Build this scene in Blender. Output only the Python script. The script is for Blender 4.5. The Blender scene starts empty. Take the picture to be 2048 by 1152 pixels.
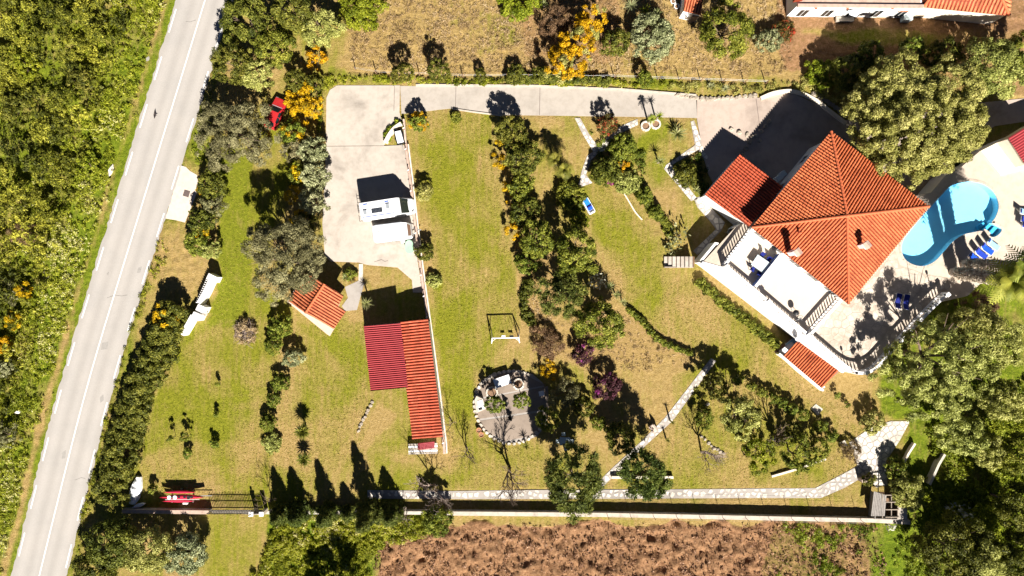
import bpy, bmesh, math, random
import numpy as np
from mathutils import Vector, Matrix
from mathutils.geometry import tessellate_polygon

S = bpy.context.scene
COL = S.collection
H = 85.0                      # drone height; at ground level 16 photo pixels are one metre
PI = math.pi

# ------------------------------------------------------------------ camera, sky, sun, exposure
cam = bpy.data.cameras.new('camera'); cam.sensor_width = 36; cam.lens = 36 * H / 128.0
cam.clip_end = 3000; cam.clip_start = 1
co = bpy.data.objects.new('camera', cam); COL.objects.link(co)
co.location = (0, 0, H); co.rotation_euler = (0, 0, 0); S.camera = co
SUN_EL = math.radians(38.5); SUN_AZ = math.radians(15)      # light comes from the lower edge, a little from the right
W = bpy.data.worlds.new('World'); S.world = W; W.use_nodes = True
nt = W.node_tree; bg = nt.nodes['Background']; sky = nt.nodes.new('ShaderNodeTexSky')
sky.sky_type = 'NISHITA'; sky.sun_disc = False; sky.sun_elevation = SUN_EL
sky.air_density = .2; sky.dust_density = .05; sky.ozone_density = 2.0; sky.altitude = 100
sky.sun_rotation = math.radians(180) - SUN_AZ
nt.links.new(sky.outputs[0], bg.inputs[0]); bg.inputs[1].default_value = 0.05
sl = bpy.data.lights.new('sun', 'SUN'); sl.energy = 5.0; sl.angle = math.radians(0.5); sl.color = (1.0, 0.95, 0.88)
so = bpy.data.objects.new('sun', sl); COL.objects.link(so)
sd = Vector((math.cos(SUN_EL) * math.sin(SUN_AZ), -math.cos(SUN_EL) * math.cos(SUN_AZ), math.sin(SUN_EL)))
so.rotation_euler = sd.to_track_quat('Z', 'Y').to_euler(); so.location = (20, -60, 90)
S.view_settings.view_transform = 'Standard'; S.view_settings.look = 'None'
S.view_settings.exposure = 1.27; S.view_settings.gamma = 1.0; S.view_settings.use_curve_mapping = False
S.render.engine = 'CYCLES'
S.cycles.max_bounces = 5; S.cycles.diffuse_bounces = 2; S.cycles.glossy_bounces = 2; S.cycles.transparent_max_bounces = 6

# ------------------------------------------------------------------ helpers
def P(x, y, z=0.0):
    """place of a point that the photo shows at pixel x, y and that stands z metres above the ground"""
    f = (H - z) / H / 16.0
    return Vector(((x - 1024) * f, (576 - y) * f, z))
def PL(pts, z=0.0): return [P(a, b, z) for a, b in pts]
WL = {}
def wl(o): return WL.get(o.name, Vector((0, 0, 0)))
def tag(o, label=None, cat=None, group=None, kind=None):
    if label: o['label'] = label
    if cat: o['category'] = cat
    if group: o['group'] = group
    if kind: o['kind'] = kind
    return o
def thing(name, label, cat, loc=(0, 0, 0), group=None):
    o = bpy.data.objects.new(name, None); COL.objects.link(o); o.location = loc; o.empty_display_size = .3
    WL[o.name] = Vector(loc)
    return tag(o, label, cat, group)
def link(name, me, mat, parent=None, loc=None):
    """one mesh object; its mesh is in world coordinates unless loc gives a place"""
    o = bpy.data.objects.new(name, me); COL.objects.link(o)
    if mat and not me.materials: me.materials.append(M[mat] if isinstance(mat, str) else mat)
    if parent is not None:
        o.parent = parent; base = wl(parent)
    else: base = Vector((0, 0, 0))
    w = Vector(loc) if loc is not None else Vector((0, 0, 0))
    o.location = w - base; WL[o.name] = w
    return o
class MB:
    def __init__(s): s.v = []; s.f = []
    def add(s, vs, fs):
        n = len(s.v); s.v += [tuple(v) for v in vs]; s.f += [tuple(i + n for i in f) for f in fs]; return s
    def box(s, c, d, rz=0.0, tilt=None):
        m = Matrix.Rotation(rz, 3, 'Z')
        if tilt is not None: m = m @ tilt
        c = Vector(c); vs = []
        for z in (-.5, .5):
            for a, b in ((-.5, -.5), (.5, -.5), (.5, .5), (-.5, .5)):
                vs.append(c + m @ Vector((a * d[0], b * d[1], z * d[2])))
        return s.add(vs, [(3, 2, 1, 0), (4, 5, 6, 7), (0, 1, 5, 4), (1, 2, 6, 5), (2, 3, 7, 6), (3, 0, 4, 7)])
    def prism(s, pts, z0, z1):
        """closed block over a plan polygon (any shape); z1 may be a list of heights"""
        n = len(pts); a = sum(pts[i][0] * pts[(i + 1) % n][1] - pts[(i + 1) % n][0] * pts[i][1] for i in range(n))
        if a < 0:
            pts = pts[::-1]; z1 = z1[::-1] if isinstance(z1, list) else z1
        zt = z1 if isinstance(z1, list) else [z1] * n
        lo = [Vector((p[0], p[1], z0)) for p in pts]; hi = [Vector((p[0], p[1], zt[i])) for i, p in enumerate(pts)]
        tr = tessellate_polygon([[Vector((p[0], p[1], 0)) for p in pts]])
        fs = []
        for t in tr:
            A, B, C = [Vector((pts[i][0], pts[i][1])) for i in t]
            if (B - A).cross(C - A) < 0: t = (t[0], t[2], t[1])
            fs.append(tuple(i + n for i in t)); fs.append((t[2], t[1], t[0]))
        fs += [(i, (i + 1) % n, (i + 1) % n + n, i + n) for i in range(n)]
        return s.add(lo + hi, fs)
    def slope(s, pts, th):
        """a slab under a (planar) 3-D polygon, th thick downwards"""
        n = len(pts); pts = [Vector(p) for p in pts]
        a = sum(pts[i].x * pts[(i + 1) % n].y - pts[(i + 1) % n].x * pts[i].y for i in range(n))
        if a < 0: pts = pts[::-1]
        lo = [p - Vector((0, 0, th)) for p in pts]
        return s.add(lo + pts, [tuple(range(n - 1, -1, -1)), tuple(range(n, 2 * n))] + [(i, (i + 1) % n, (i + 1) % n + n, i + n) for i in range(n)])
    def tube(s, pts, rad, n=6, cap=True):
        pts = [Vector(p) for p in pts]; rad = rad if isinstance(rad, (list, tuple)) else [rad] * len(pts)
        vs = []; fs = []
        for i, p in enumerate(pts):
            t = (pts[min(i + 1, len(pts) - 1)] - pts[max(i - 1, 0)]).normalized()
            a = t.cross(Vector((0, 0, 1)) if abs(t.z) < .9 else Vector((1, 0, 0))).normalized(); b = t.cross(a)
            for k in range(n):
                q = 2 * PI * k / n; vs.append(p + (a * math.cos(q) + b * math.sin(q)) * rad[i])
        for i in range(len(pts) - 1):
            for k in range(n): fs.append((i * n + k, i * n + (k + 1) % n, (i + 1) * n + (k + 1) % n, (i + 1) * n + k))
        if cap: fs.append(tuple(range(n))[::-1]); fs.append(tuple(range((len(pts) - 1) * n, len(pts) * n)))
        return s.add(vs, fs)
    def lathe(s, c, prof, n=10):
        c = Vector(c); vs = []; fs = []
        for r, z in prof:
            for k in range(n):
                q = 2 * PI * k / n; vs.append(c + Vector((r * math.cos(q), r * math.sin(q), z)))
        for i in range(len(prof) - 1):
            for k in range(n): fs.append((i * n + k, i * n + (k + 1) % n, (i + 1) * n + (k + 1) % n, (i + 1) * n + k))
        fs.append(tuple(range(n))[::-1]); fs.append(tuple(range((len(prof) - 1) * n, len(prof) * n)))
        return s.add(vs, fs)
    def strip(s, pts, w, z0, z1):
        """a wall or band along a plan polyline"""
        L, R = offs(pts, w / 2); n = len(pts)
        vs = [];
        for i in range(n): vs += [(L[i].x, L[i].y, z0), (R[i].x, R[i].y, z0), (R[i].x, R[i].y, z1), (L[i].x, L[i].y, z1)]
        fs = [(0, 1, 2, 3), (4 * n - 1, 4 * n - 2, 4 * n - 3, 4 * n - 4)]
        for i in range(n - 1):
            a, b = 4 * i, 4 * i + 4
            fs += [(a + 3, a + 2, b + 2, b + 3), (a + 2, a + 1, b + 1, b + 2), (a, a + 3, b + 3, b), (a + 1, a, b, b + 1)]
        return s.add(vs, fs)
    def mesh(s, name, smooth=False):
        me = bpy.data.meshes.new(name); me.from_pydata(s.v, [], s.f); me.update()
        bm = bmesh.new(); bm.from_mesh(me); bmesh.ops.recalc_face_normals(bm, faces=bm.faces); bm.to_mesh(me); bm.free()
        if smooth: me.polygons.foreach_set('use_smooth', [True] * len(me.polygons))
        return me
    def build(s, name, mat, parent=None, smooth=False):
        b = wl(parent) if parent is not None else Vector((0, 0, 0))
        me = s.mesh(name, smooth)
        if b.length: me.transform(Matrix.Translation(-b))
        return link(name, me, mat, parent, b)
def offs(pts, d):
    pts = [Vector((p[0], p[1])) for p in pts]; L = []; R = []
    for i, p in enumerate(pts):
        t = []
        if i > 0: t.append((p - pts[i - 1]).normalized())
        if i < len(pts) - 1: t.append((pts[i + 1] - p).normalized())
        m = sum(t, Vector((0, 0))).normalized(); k = d / max(.4, m.dot(t[0])); nrm = Vector((-m.y, m.x)) * k
        L.append(p + nrm); R.append(p - nrm)
    return L, R
def smooth_path(pts, n=8):
    """Catmull-Rom through plan or 3-D points"""
    p = [Vector(q) for q in pts]; out = []
    for i in range(len(p) - 1):
        a, b, c, d = p[max(i - 1, 0)], p[i], p[i + 1], p[min(i + 2, len(p) - 1)]
        for k in range(n):
            t = k / n
            out.append(.5 * ((2 * b) + (c - a) * t + (2 * a - 5 * b + 4 * c - d) * t * t + (3 * b - a - 3 * c + d) * t ** 3))
    return out + [p[-1]]
def np_mesh(name, v, f, tint=None):
    """quads or triangles from arrays, with an optional per-vertex tint"""
    v = np.ascontiguousarray(v, np.float32); f = np.ascontiguousarray(f, np.int32); k = f.shape[1]
    me = bpy.data.meshes.new(name); me.vertices.add(len(v)); me.vertices.foreach_set('co', v.ravel())
    me.loops.add(f.size); me.loops.foreach_set('vertex_index', f.ravel())
    me.polygons.add(len(f)); me.polygons.foreach_set('loop_start', np.arange(0, f.size, k, dtype=np.int32))
    if tint is not None:
        at = me.attributes.new('tint', 'FLOAT', 'POINT'); at.data.foreach_set('value', np.ascontiguousarray(tint, np.float32))
    me.update(calc_edges=True); me.validate()
    return me
_lat = {}
def vnoise(x, y, s=1.0, seed=0, oct=1):
    """value noise 0..1 over plan coordinates, feature size s"""
    out = np.zeros_like(x, dtype=np.float64); amp = 1.0; tot = 0
    for o in range(oct):
        key = seed * 7 + o
        if key not in _lat: _lat[key] = np.random.default_rng(key + 11).random((256, 256))
        g = _lat[key]; u = x / s * 2 ** o + 1000.3; v = y / s * 2 ** o + 1000.7
        i = np.floor(u).astype(int); j = np.floor(v).astype(int); a = u - i; b = v - j
        a = a * a * (3 - 2 * a); b = b * b * (3 - 2 * b); i &= 255; j &= 255; i2 = (i + 1) & 255; j2 = (j + 1) & 255
        out += amp * ((g[i, j] * (1 - a) + g[i2, j] * a) * (1 - b) + (g[i, j2] * (1 - a) + g[i2, j2] * a) * b)
        tot += amp; amp *= .5
    return out / tot
def inpoly(x, y, poly):
    r = np.zeros(x.shape, bool); n = len(poly)
    for i in range(n):
        x1, y1 = poly[i]; x2, y2 = poly[(i + 1) % n]
        if y1 == y2: continue
        c = ((y1 > y) != (y2 > y)) & (x < (x2 - x1) * (y - y1) / (y2 - y1) + x1); r ^= c
    return r

# ------------------------------------------------------------------ materials
M = {}
def nodes(name):
    m = bpy.data.materials.new(name); m.use_nodes = True; M[name] = m
    t = m.node_tree; return m, t, t.nodes['Principled BSDF']
def ramp(t, fac, stops):
    r = t.nodes.new('ShaderNodeValToRGB'); e = r.color_ramp.elements
    while len(e) < len(stops): e.new(.5)
    for i, (p, c) in enumerate(stops): e[i].position = p; e[i].color = (*c, 1)
    t.links.new(fac, r.inputs[0]); return r.outputs[0]
def noise(t, scale, detail=4, rough=.6, coord='Object', dist=0.0, vec=None):
    if vec is None:
        tc = t.nodes.new('ShaderNodeNewGeometry'); vec = tc.outputs['Position']
    n = t.nodes.new('ShaderNodeTexNoise'); n.inputs['Scale'].default_value = scale; n.inputs['Detail'].default_value = detail
    n.inputs['Roughness'].default_value = rough; n.inputs['Distortion'].default_value = dist
    t.links.new(vec, n.inputs['Vector']); return n.outputs[0]
def mix(t, fac, a, b, mode='MIX'):
    m = t.nodes.new('ShaderNodeMix'); m.data_type = 'RGBA'; m.blend_type = mode
    for k, s in ((0, fac), (6, a), (7, b)):
        if hasattr(s, 'links'): t.links.new(s, m.inputs[k])
        elif k == 0: m.inputs[0].default_value = s
        else: m.inputs[k].default_value = (*s, 1)
    return m.outputs[2]
def math2(t, op, a, b):
    m = t.nodes.new('ShaderNodeMath'); m.operation = op; m.use_clamp = False
    for k, s in enumerate((a, b)):
        if hasattr(s, 'links'): t.links.new(s, m.inputs[k])
        else: m.inputs[k].default_value = s
    return m.outputs[0]
def bump(t, b, h, strength=.4, dist=.05):
    n = t.nodes.new('ShaderNodeBump'); n.inputs['Strength'].default_value = strength; n.inputs['Distance'].default_value = dist
    t.links.new(h, n.inputs['Height']); t.links.new(n.outputs[0], b.inputs['Normal'])
def plain(name, c, rough=.6, var=.15, scale=3.0, metal=0.0, bmp=0.0, spec=.3, dark=None):
    """one colour with grain, weathering and a fine relief"""
    m, t, b = nodes(name)
    n = noise(t, scale, 6, .65); d = dark or tuple(x * (1 - var * 1.6) for x in c); l = tuple(min(1, x * (1 + var * .7)) for x in c)
    col = ramp(t, n, [(.28, d), (.5, c), (.75, l)])
    t.links.new(col, b.inputs['Base Color']); b.inputs['Roughness'].default_value = rough; b.inputs['Metallic'].default_value = metal
    b.inputs['Specular IOR Level'].default_value = spec
    if bmp: bump(t, b, noise(t, scale * 6, 4, .7), bmp, .02)
    return m
def per_object(name, c, spread, rough=.7, scale=4.0, bmp=.2, cell=0):
    """pieces that differ a little from one to the next"""
    m, t, b = nodes(name)
    oi = t.nodes.new('ShaderNodeObjectInfo')
    wx = ramp(t, noise(t, .55, 6, .7), [(.3, (.74, .70, .66)), (.52, (1, 1, 1)), (.75, (1.06, 1.08, 1.1))])
    if cell:
        vo = t.nodes.new('ShaderNodeTexVoronoi'); vo.inputs['Scale'].default_value = cell; gv = t.nodes.new('ShaderNodeNewGeometry'); t.links.new(gv.outputs['Position'], vo.inputs['Vector'])
        sp = t.nodes.new('ShaderNodeSeparateColor'); t.links.new(vo.outputs['Color'], sp.inputs[0])
        wx = mix(t, 1.0, wx, ramp(t, sp.outputs[0], [(0, (.76, .70, .68)), (.2, (.95, .93, .92)), (.7, (1.03, 1.03, 1.03)), (1, (1.10, 1.2, 1.28))]), 'MULTIPLY')
    a = ramp(t, oi.outputs['Random'], [(0, tuple(x * (1 - spread) for x in c)), (.5, c), (1, tuple(min(1, x * (1 + spread)) for x in c))])
    n = ramp(t, noise(t, scale, 6, .7), [(.25, (.72, .70, .68)), (.6, (1.04, 1.03, 1.02))])
    t.links.new(mix(t, 1.0, mix(t, 1.0, a, n, 'MULTIPLY'), wx, 'MULTIPLY'), b.inputs['Base Color']); b.inputs['Roughness'].default_value = rough
    b.inputs['Specular IOR Level'].default_value = .25
    bump(t, b, noise(t, scale * 5, 4, .7), bmp, .02); return m
def foliage(name, stops, trans=.22, hue=.5):
    m, t, b = nodes(name)
    at = t.nodes.new('ShaderNodeAttribute'); at.attribute_name = 'tint'
    oi = t.nodes.new('ShaderNodeObjectInfo')
    col = ramp(t, at.outputs['Fac'], stops)
    hs = t.nodes.new('ShaderNodeHueSaturation'); t.links.new(col, hs.inputs['Color'])
    mr = t.nodes.new('ShaderNodeMapRange'); t.links.new(oi.outputs['Random'], mr.inputs[0]); mr.inputs[3].default_value = .485; mr.inputs[4].default_value = .515
    t.links.new(mr.outputs[0], hs.inputs['Hue'])
    t.links.new(hs.outputs[0], b.inputs['Base Color']); b.inputs['Roughness'].default_value = .6; b.inputs['Specular IOR Level'].default_value = .2
    tr = t.nodes.new('ShaderNodeBsdfTranslucent'); t.links.new(hs.outputs[0], tr.inputs[0])
    ms = t.nodes.new('ShaderNodeMixShader'); ms.inputs[0].default_value = trans
    t.links.new(b.outputs[0], ms.inputs[1]); t.links.new(tr.outputs[0], ms.inputs[2])
    t.links.new(ms.outputs[0], t.nodes['Material Output'].inputs['Surface']); return m

# ground: three painted amounts (dry, soil, lush) choose between grass, straw, earth and weeds
m, t, b = nodes('ground')
at = t.nodes.new('ShaderNodeAttribute'); at.attribute_name = 'zone'
sx = t.nodes.new('ShaderNodeSeparateColor'); t.links.new(at.outputs['Color'], sx.inputs[0])
mp = t.nodes.new('ShaderNodeMapping'); gp = t.nodes.new('ShaderNodeNewGeometry'); t.links.new(gp.outputs['Position'], mp.inputs[0]); mp.inputs['Scale'].default_value = (2.2, .22, 1); mp.inputs['Rotation'].default_value = (0, 0, -.12)
n1 = math2(t, 'ADD', math2(t, 'MULTIPLY', noise(t, .13, 6, .62, dist=.6), .72), math2(t, 'MULTIPLY', noise(t, 1.0, 3, .6, vec=mp.outputs[0]), .28)); n2 = noise(t, 2.6, 7, .85); n3 = noise(t, 7.0, 3, .7)
grass = ramp(t, n2, [(.30, (.095, .106, .006)), (.5, (.185, .185, .014)), (.70, (.31, .28, .030))])
straw = ramp(t, n2, [(.30, (.19, .128, .036)), (.5, (.33, .225, .080)), (.70, (.48, .345, .155))])
lush = ramp(t, n2, [(.33, (.035, .060, .004)), (.5, (.11, .155, .008)), (.67, (.22, .26, .018))])
soil = ramp(t, n2, [(.33, (.105, .052, .024)), (.5, (.26, .138, .068)), (.67, (.41, .245, .132))])
d = math2(t, 'ADD', sx.outputs[0], math2(t, 'MULTIPLY', math2(t, 'SUBTRACT', n1, .49), 2.8))
d = math2(t, 'ADD', d, math2(t, 'MULTIPLY', math2(t, 'SUBTRACT', n3, .5), .45))
dr = t.nodes.new('ShaderNodeMapRange'); t.links.new(d, dr.inputs[0]); dr.inputs[1].default_value = .2; dr.inputs[2].default_value = .8
c = mix(t, sx.outputs[2], grass, lush); c = mix(t, dr.outputs[0], c, straw)
s = math2(t, 'ADD', sx.outputs[1], math2(t, 'MULTIPLY', math2(t, 'SUBTRACT', n2, .5), .8))
sr = t.nodes.new('ShaderNodeMapRange'); t.links.new(s, sr.inputs[0]); sr.inputs[1].default_value = .35; sr.inputs[2].default_value = .65
c = mix(t, sr.outputs[0], c, soil)
t.links.new(c, b.inputs['Base Color']); b.inputs['Roughness'].default_value = .9; b.inputs['Specular IOR Level'].default_value = .1
bump(t, b, math2(t, 'ADD', n2, n3), .9, .12)

def concrete(name, c, big=.12, joint=None):
    m, t, b = nodes(name)
    n1 = noise(t, .18, 6, .62, dist=.4); n2 = noise(t, 1.3, 7, .7)
    a = ramp(t, n1, [(.30, tuple(x * (1 - big * 2.2) for x in c)), (.48, c), (.7, tuple(x * (1 + big * .5) for x in c))])
    w = ramp(t, n2, [(.25, (.78, .76, .74)), (.55, (1.0, 1.0, 1.0))])
    t.links.new(mix(t, .8, a, mix(t, 1.0, a, w, 'MULTIPLY')), b.inputs['Base Color'])
    b.inputs['Roughness'].default_value = .85; b.inputs['Specular IOR Level'].default_value = .15
    bump(t, b, n2, .25, .02)
m, t, b = nodes('asphalt')
at = t.nodes.new('ShaderNodeAttribute'); at.attribute_name = 'tint'
n2 = noise(t, 9, 6, .8); n1 = noise(t, .3, 5, .6)
a = ramp(t, at.outputs['Fac'], [(0, (.325, .300, .275)), (.5, (.365, .340, .310)), (1, (.395, .368, .338))])
a = mix(t, 1.0, a, ramp(t, n1, [(.3, (.93, .93, .93)), (.6, (1.02, 1.01, 1.0))]), 'MULTIPLY')
t.links.new(mix(t, 1.0, a, ramp(t, n2, [(.3, (.88, .88, .88)), (.65, (1.06, 1.06, 1.06))]), 'MULTIPLY'), b.inputs['Base Color'])
b.inputs['Roughness'].default_value = .85; b.inputs['Specular IOR Level'].default_value = .2
concrete('concrete', (.45, .395, .335), .17); concrete('lane', (.40, .355, .305), .1); concrete('forecourt', (.44, .355, .295), .14)
concrete('layby', (.60, .51, .43), .08); concrete('mortar', (.36, .325, .29), .1); concrete('deck', (.78, .69, .60), .04)
concrete('deck_joint', (.42, .35, .28), .1); concrete('pool_deck', (.54, .455, .365), .08)
plain('paint', (.80, .79, .76), .6, .12, 6); plain('white', (.82, .80, .77), .6, .05, 1.5); plain('cream', (.72, .63, .50), .7, .07, 1.2, bmp=.15)
plain('wall_white', (.80, .78, .74), .8, .06, .8, bmp=.1); plain('pink_wall', (.55, .42, .34), .8, .12, 1.5, bmp=.2)
plain('render_grey', (.50, .45, .38), .85, .2, 1.2, bmp=.2); plain('cap_pink', (.46, .33, .26), .8, .2, 2, bmp=.2)
per_object('tile', (.60, .160, .058), .10, .75, 2.5, .2, 2.3); per_object('tile_pale', (.62, .195, .085), .10, .75, 2.5, .2, 1.6)
per_object('tile_red', (.50, .092, .040), .10, .75, 2.5, .2, 2.3)
plain('tile_pan', (.20, .032, .012), .8, .2, 3); plain('ridge', (.54, .13, .05), .75, .14, 3)
plain('sheet_pink', (.30, .036, .040), .5, .10, 1.0, spec=.4); plain('sheet_dark', (.30, .035, .045), .6, .12, 1)
per_object('stone', (.62, .55, .46), .16, .8, 3.0); per_object('stone_white', (.66, .61, .53), .14, .8, 3.0)
per_object('flag', (.55, .475, .395), .09, .8, 2.0); per_object('rock', (.36, .31, .245), .2, .85, 3.0, .5)
per_object('concrete_part', (.46, .41, .35), .12); per_object('plank', (.30, .25, .20), .25, .8, 3)
plain('wood', (.22, .13, .075), .8, .25, 4); plain('wood_grey', (.30, .27, .24), .85, .25, 4); plain('bark', (.15, .105, .075), .9, .3, 6, bmp=.5)
plain('bark_pale', (.30, .23, .19), .9, .25, 6, bmp=.4); plain('rust', (.16, .055, .030), .8, .25, 5); plain('dark_metal', (.035, .035, .035), .5, .2, 5, metal=.3)
plain('steel', (.55, .55, .55), .4, .1, 4, metal=.5); plain('black', (.015, .015, .016), .5, .1, 4); plain('tyre', (.02, .02, .02), .8, .1, 4)
plain('car_red', (.42, .022, .025), .25, .05, 2, spec=.6); plain('kayak_red', (.55, .022, .055), .35, .12, 2, spec=.5)
plain('van_white', (.74, .74, .74), .3, .03, 1.5, spec=.5); plain('glass_dark', (.012, .020, .024), .08, .1, 1, spec=.7)
plain('blue_line', (.05, .12, .42), .5, .05); plain('solar', (.02, .025, .035), .2, .1, 8, spec=.6); plain('hatch', (.28, .30, .32), .3, .1)
plain('mint', (.30, .46, .33), .6, .05); plain('blue_light', (.03, .22, .75), .45, .06); plain('blue_mid', (.012, .085, .62), .5, .06); plain('navy', (.010, .018, .19), .7, .12, 6)
plain('lounger_blue', (.015, .05, .40), .7, .15, 6); plain('pale_blue', (.30, .52, .72), .6, .1); plain('tarp', (.80, .81, .82), .55, .08, 2, bmp=.5)
plain('table_blue', (.50, .58, .60), .5, .05); plain('plastic_white', (.80, .80, .80), .4, .05); plain('terracotta', (.42, .20, .10), .8, .2, 6)
plain('awning', (.78, .80, .84), .6, .04); plain('awning_edge', (.12, .20, .50), .5, .05); plain('balcony', (.60, .51, .42), .7, .03, 1.0)
plain('grey_stone', (.40, .33, .27), .9, .25, 3, bmp=.5); plain('pool_blue', (.38, .78, 1.0), .5, .04, 1.2); plain('pool_step', (.10, .50, .78), .5, .04)
plain('brown_floor', (.26, .15, .10), .8, .12, 2); plain('sign', (.12, .09, .08), .7, .2, 6); plain('person_dark', (.04, .03, .03), .8, .1)
m, t, b = nodes('water')
tr = t.nodes.new('ShaderNodeBsdfTransparent'); tr.inputs[0].default_value = (.82, .97, 1.0, 1)
gl = t.nodes.new('ShaderNodeBsdfGlossy'); gl.inputs['Roughness'].default_value = .05
bp = t.nodes.new('ShaderNodeBump'); bp.inputs['Strength'].default_value = .25; bp.inputs['Distance'].default_value = .02
t.links.new(noise(t, 1.6, 4, .6), bp.inputs['Height']); t.links.new(bp.outputs[0], gl.inputs['Normal'])
ms = t.nodes.new('ShaderNodeMixShader'); ms.inputs[0].default_value = .045; t.links.new(tr.outputs[0], ms.inputs[1]); t.links.new(gl.outputs[0], ms.inputs[2])
t.links.new(ms.outputs[0], t.nodes['Material Output'].inputs['Surface'])
# foliage kinds: (dark, mid, light) true leaf colours
foliage('leaf_dark', [(0, (.038, .048, .005)), (.5, (.115, .122, .014)), (1, (.28, .265, .04))])
foliage('leaf_green', [(0, (.055, .078, .007)), (.5, (.155, .182, .018)), (1, (.35, .36, .05))])
foliage('leaf_olive', [(0, (.14, .15, .025)), (.5, (.35, .35, .080)), (1, (.60, .58, .19))])
foliage('leaf_pale', [(0, (.11, .120, .045)), (.5, (.28, .29, .13)), (1, (.50, .50, .27))])
foliage('leaf_grey', [(0, (.075, .068, .028)), (.5, (.205, .190, .080)), (1, (.40, .37, .18))])
foliage('leaf_lime', [(0, (.070, .095, .004)), (.5, (.185, .225, .010)), (1, (.36, .38, .03))])
foliage('leaf_pine', [(0, (.036, .052, .010)), (.5, (.105, .135, .022)), (1, (.24, .26, .05))])
foliage('leaf_mimosa', [(0, (.16, .11, .004)), (.45, (.55, .33, .005)), (1, (.80, .50, .012))])
foliage('leaf_scrub', [(0, (.040, .046, .006)), (.4, (.125, .130, .013)), (.75, (.30, .280, .028)), (1, (.52, .47, .06))])
foliage('leaf_weed', [(0, (.075, .10, .004)), (.5, (.225, .26, .012)), (.85, (.40, .41, .035)), (1, (.60, .56, .25))])
foliage('leaf_brown', [(0, (.075, .045, .020)), (.5, (.20, .125, .055)), (1, (.36, .25, .13))])
foliage('leaf_plum', [(0, (.030, .010, .014)), (.5, (.085, .035, .035)), (1, (.17, .05, .07))])
foliage('leaf_red', [(0, (.05, .05, .01)), (.6, (.12, .10, .02)), (1, (.55, .06, .02))])
foliage('leaf_yucca', [(0, (.10, .12, .03)), (.5, (.24, .26, .08)), (1, (.45, .44, .20))])
foliage('leaf_white', [(0, (.25, .26, .17)), (.5, (.50, .50, .38)), (1, (.72, .70, .55))])
foliage('petal_magenta', [(0, (.16, .015, .09)), (.5, (.34, .04, .20)), (1, (.50, .16, .36))])
foliage('leaf_straw', [(0, (.17, .115, .045)), (.5, (.42, .30, .15)), (1, (.68, .54, .32))])
foliage('leaf_clod', [(0, (.10, .052, .024)), (.5, (.26, .145, .072)), (1, (.46, .30, .17))], .05)
foliage('leaf_lawn', [(0, (.13, .15, .010)), (.4, (.21, .215, .015)), (.7, (.33, .27, .045)), (1, (.48, .34, .11))], .1)
plain('coping', (.50, .43, .35), .85, .22, 1.4, bmp=.2)
foliage('leaf_husk', [(0, (.18, .13, .095)), (.5, (.36, .28, .21)), (1, (.56, .46, .37))], .15)
concrete('patio_floor', (.27, .215, .17), .2)
plain('stain_dark', (.11, .10, .09), .8, .3, 3)
plain('road_patch', (.30, .280, .255), .9, .12, 4)
per_object('tile_shed', (.55, .115, .055), .12, .75, 2.5, .2, 1.6)

# ------------------------------------------------------------------ outlines of the hard surfaces (photo pixels at ground level)
RL = [(397, -150), (352, 0), (235, 384), (118, 768), (22, 1152), (-14, 1300)]
RR = [(513, -150), (467, 0), (347, 384), (228, 768), (133, 1152), (98, 1300)]
ROADP = RL + RR[::-1]
PARK1 = [(653, 196), (660, 180), (674, 171), (800, 171), (799, 224), (803, 240), (785, 262), (771, 285), (768, 291), (652, 292)]
PARK2 = [(652, 293), (768, 292), (808, 290), (818, 340), (826, 420), (835, 520), (845, 585), (826, 585), (824, 560), (795, 535), (735, 530), (718, 525), (662, 523), (650, 512), (645, 450), (648, 390)]
LANE = [(800.5, 172), (1060, 174), (1240, 181), (1392, 193), (1394, 236), (1240, 233), (1000, 230), (940, 222), (900, 217), (803, 228)]
FORE = [(1394, 193), (1470, 195), (1520, 196), (1545, 187), (1585, 186), (1640, 212), (1690, 240), (1800, 235), (1955, 206), (2100, 192), (2100, 236), (1990, 252), (1930, 290), (1880, 330), (1860, 380), (1800, 420), (1600, 440), (1440, 395), (1415, 345), (1405, 300), (1394, 240)]
LAYBY = [(362, 331), (372, 334), (380, 342), (394, 350), (399, 372), (388, 400), (370, 445), (350, 440), (331, 437)]
PATIO = [(948, 805), (950, 780), (962, 762), (985, 747), (1010, 741), (1040, 740), (1065, 748), (1085, 765), (1095, 790), (1098, 820), (1092, 850), (1075, 872), (1045, 884), (1010, 886), (985, 876), (965, 860), (955, 840)]
PATHS = {
 'long': [(735, 980), (905, 982), (1030, 980), (1300, 979), (1510, 977), (1630, 976), (1662, 960), (1715, 932), (1732, 950), (1690, 975), (1642, 996), (1500, 996), (1300, 997), (1030, 998), (905, 998), (735, 997)],
 'plaza': [(1698, 885), (1745, 852), (1782, 842), (1820, 842), (1800, 880), (1772, 922), (1775, 970), (1752, 975), (1735, 952), (1715, 931)],
 'diag': [(1196, 965), (1215, 945), (1280, 885), (1330, 835), (1422, 716), (1432, 722), (1345, 842), (1290, 892), (1225, 955), (1206, 973)],
 'west': [(1149, 236), (1160, 236), (1178, 268), (1197, 294), (1196, 308), (1182, 320), (1172, 350), (1185, 366), (1155, 376), (1164, 340), (1174, 312), (1186, 303), (1166, 270)],
 'east': [(1262, 243), (1275, 238), (1276, 250), (1250, 262), (1222, 280), (1210, 300), (1198, 308), (1197, 294), (1214, 274), (1238, 254)],
 'steps_up': [(1381, 243), (1388, 241), (1402, 280), (1409, 300), (1424, 330), (1418, 352), (1408, 318), (1396, 300), (1344, 330), (1395, 398), (1382, 402), (1328, 338), (1332, 330), (1390, 290)],
 'house': [(1388, 398), (1402, 392), (1425, 418), (1450, 445), (1442, 462), (1395, 510), (1386, 502), (1432, 458), (1418, 440), (1395, 415)],
}
HARD = [ROADP, PARK1, PARK2, LANE, FORE, LAYBY, PATIO] + list(PATHS.values())
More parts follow.
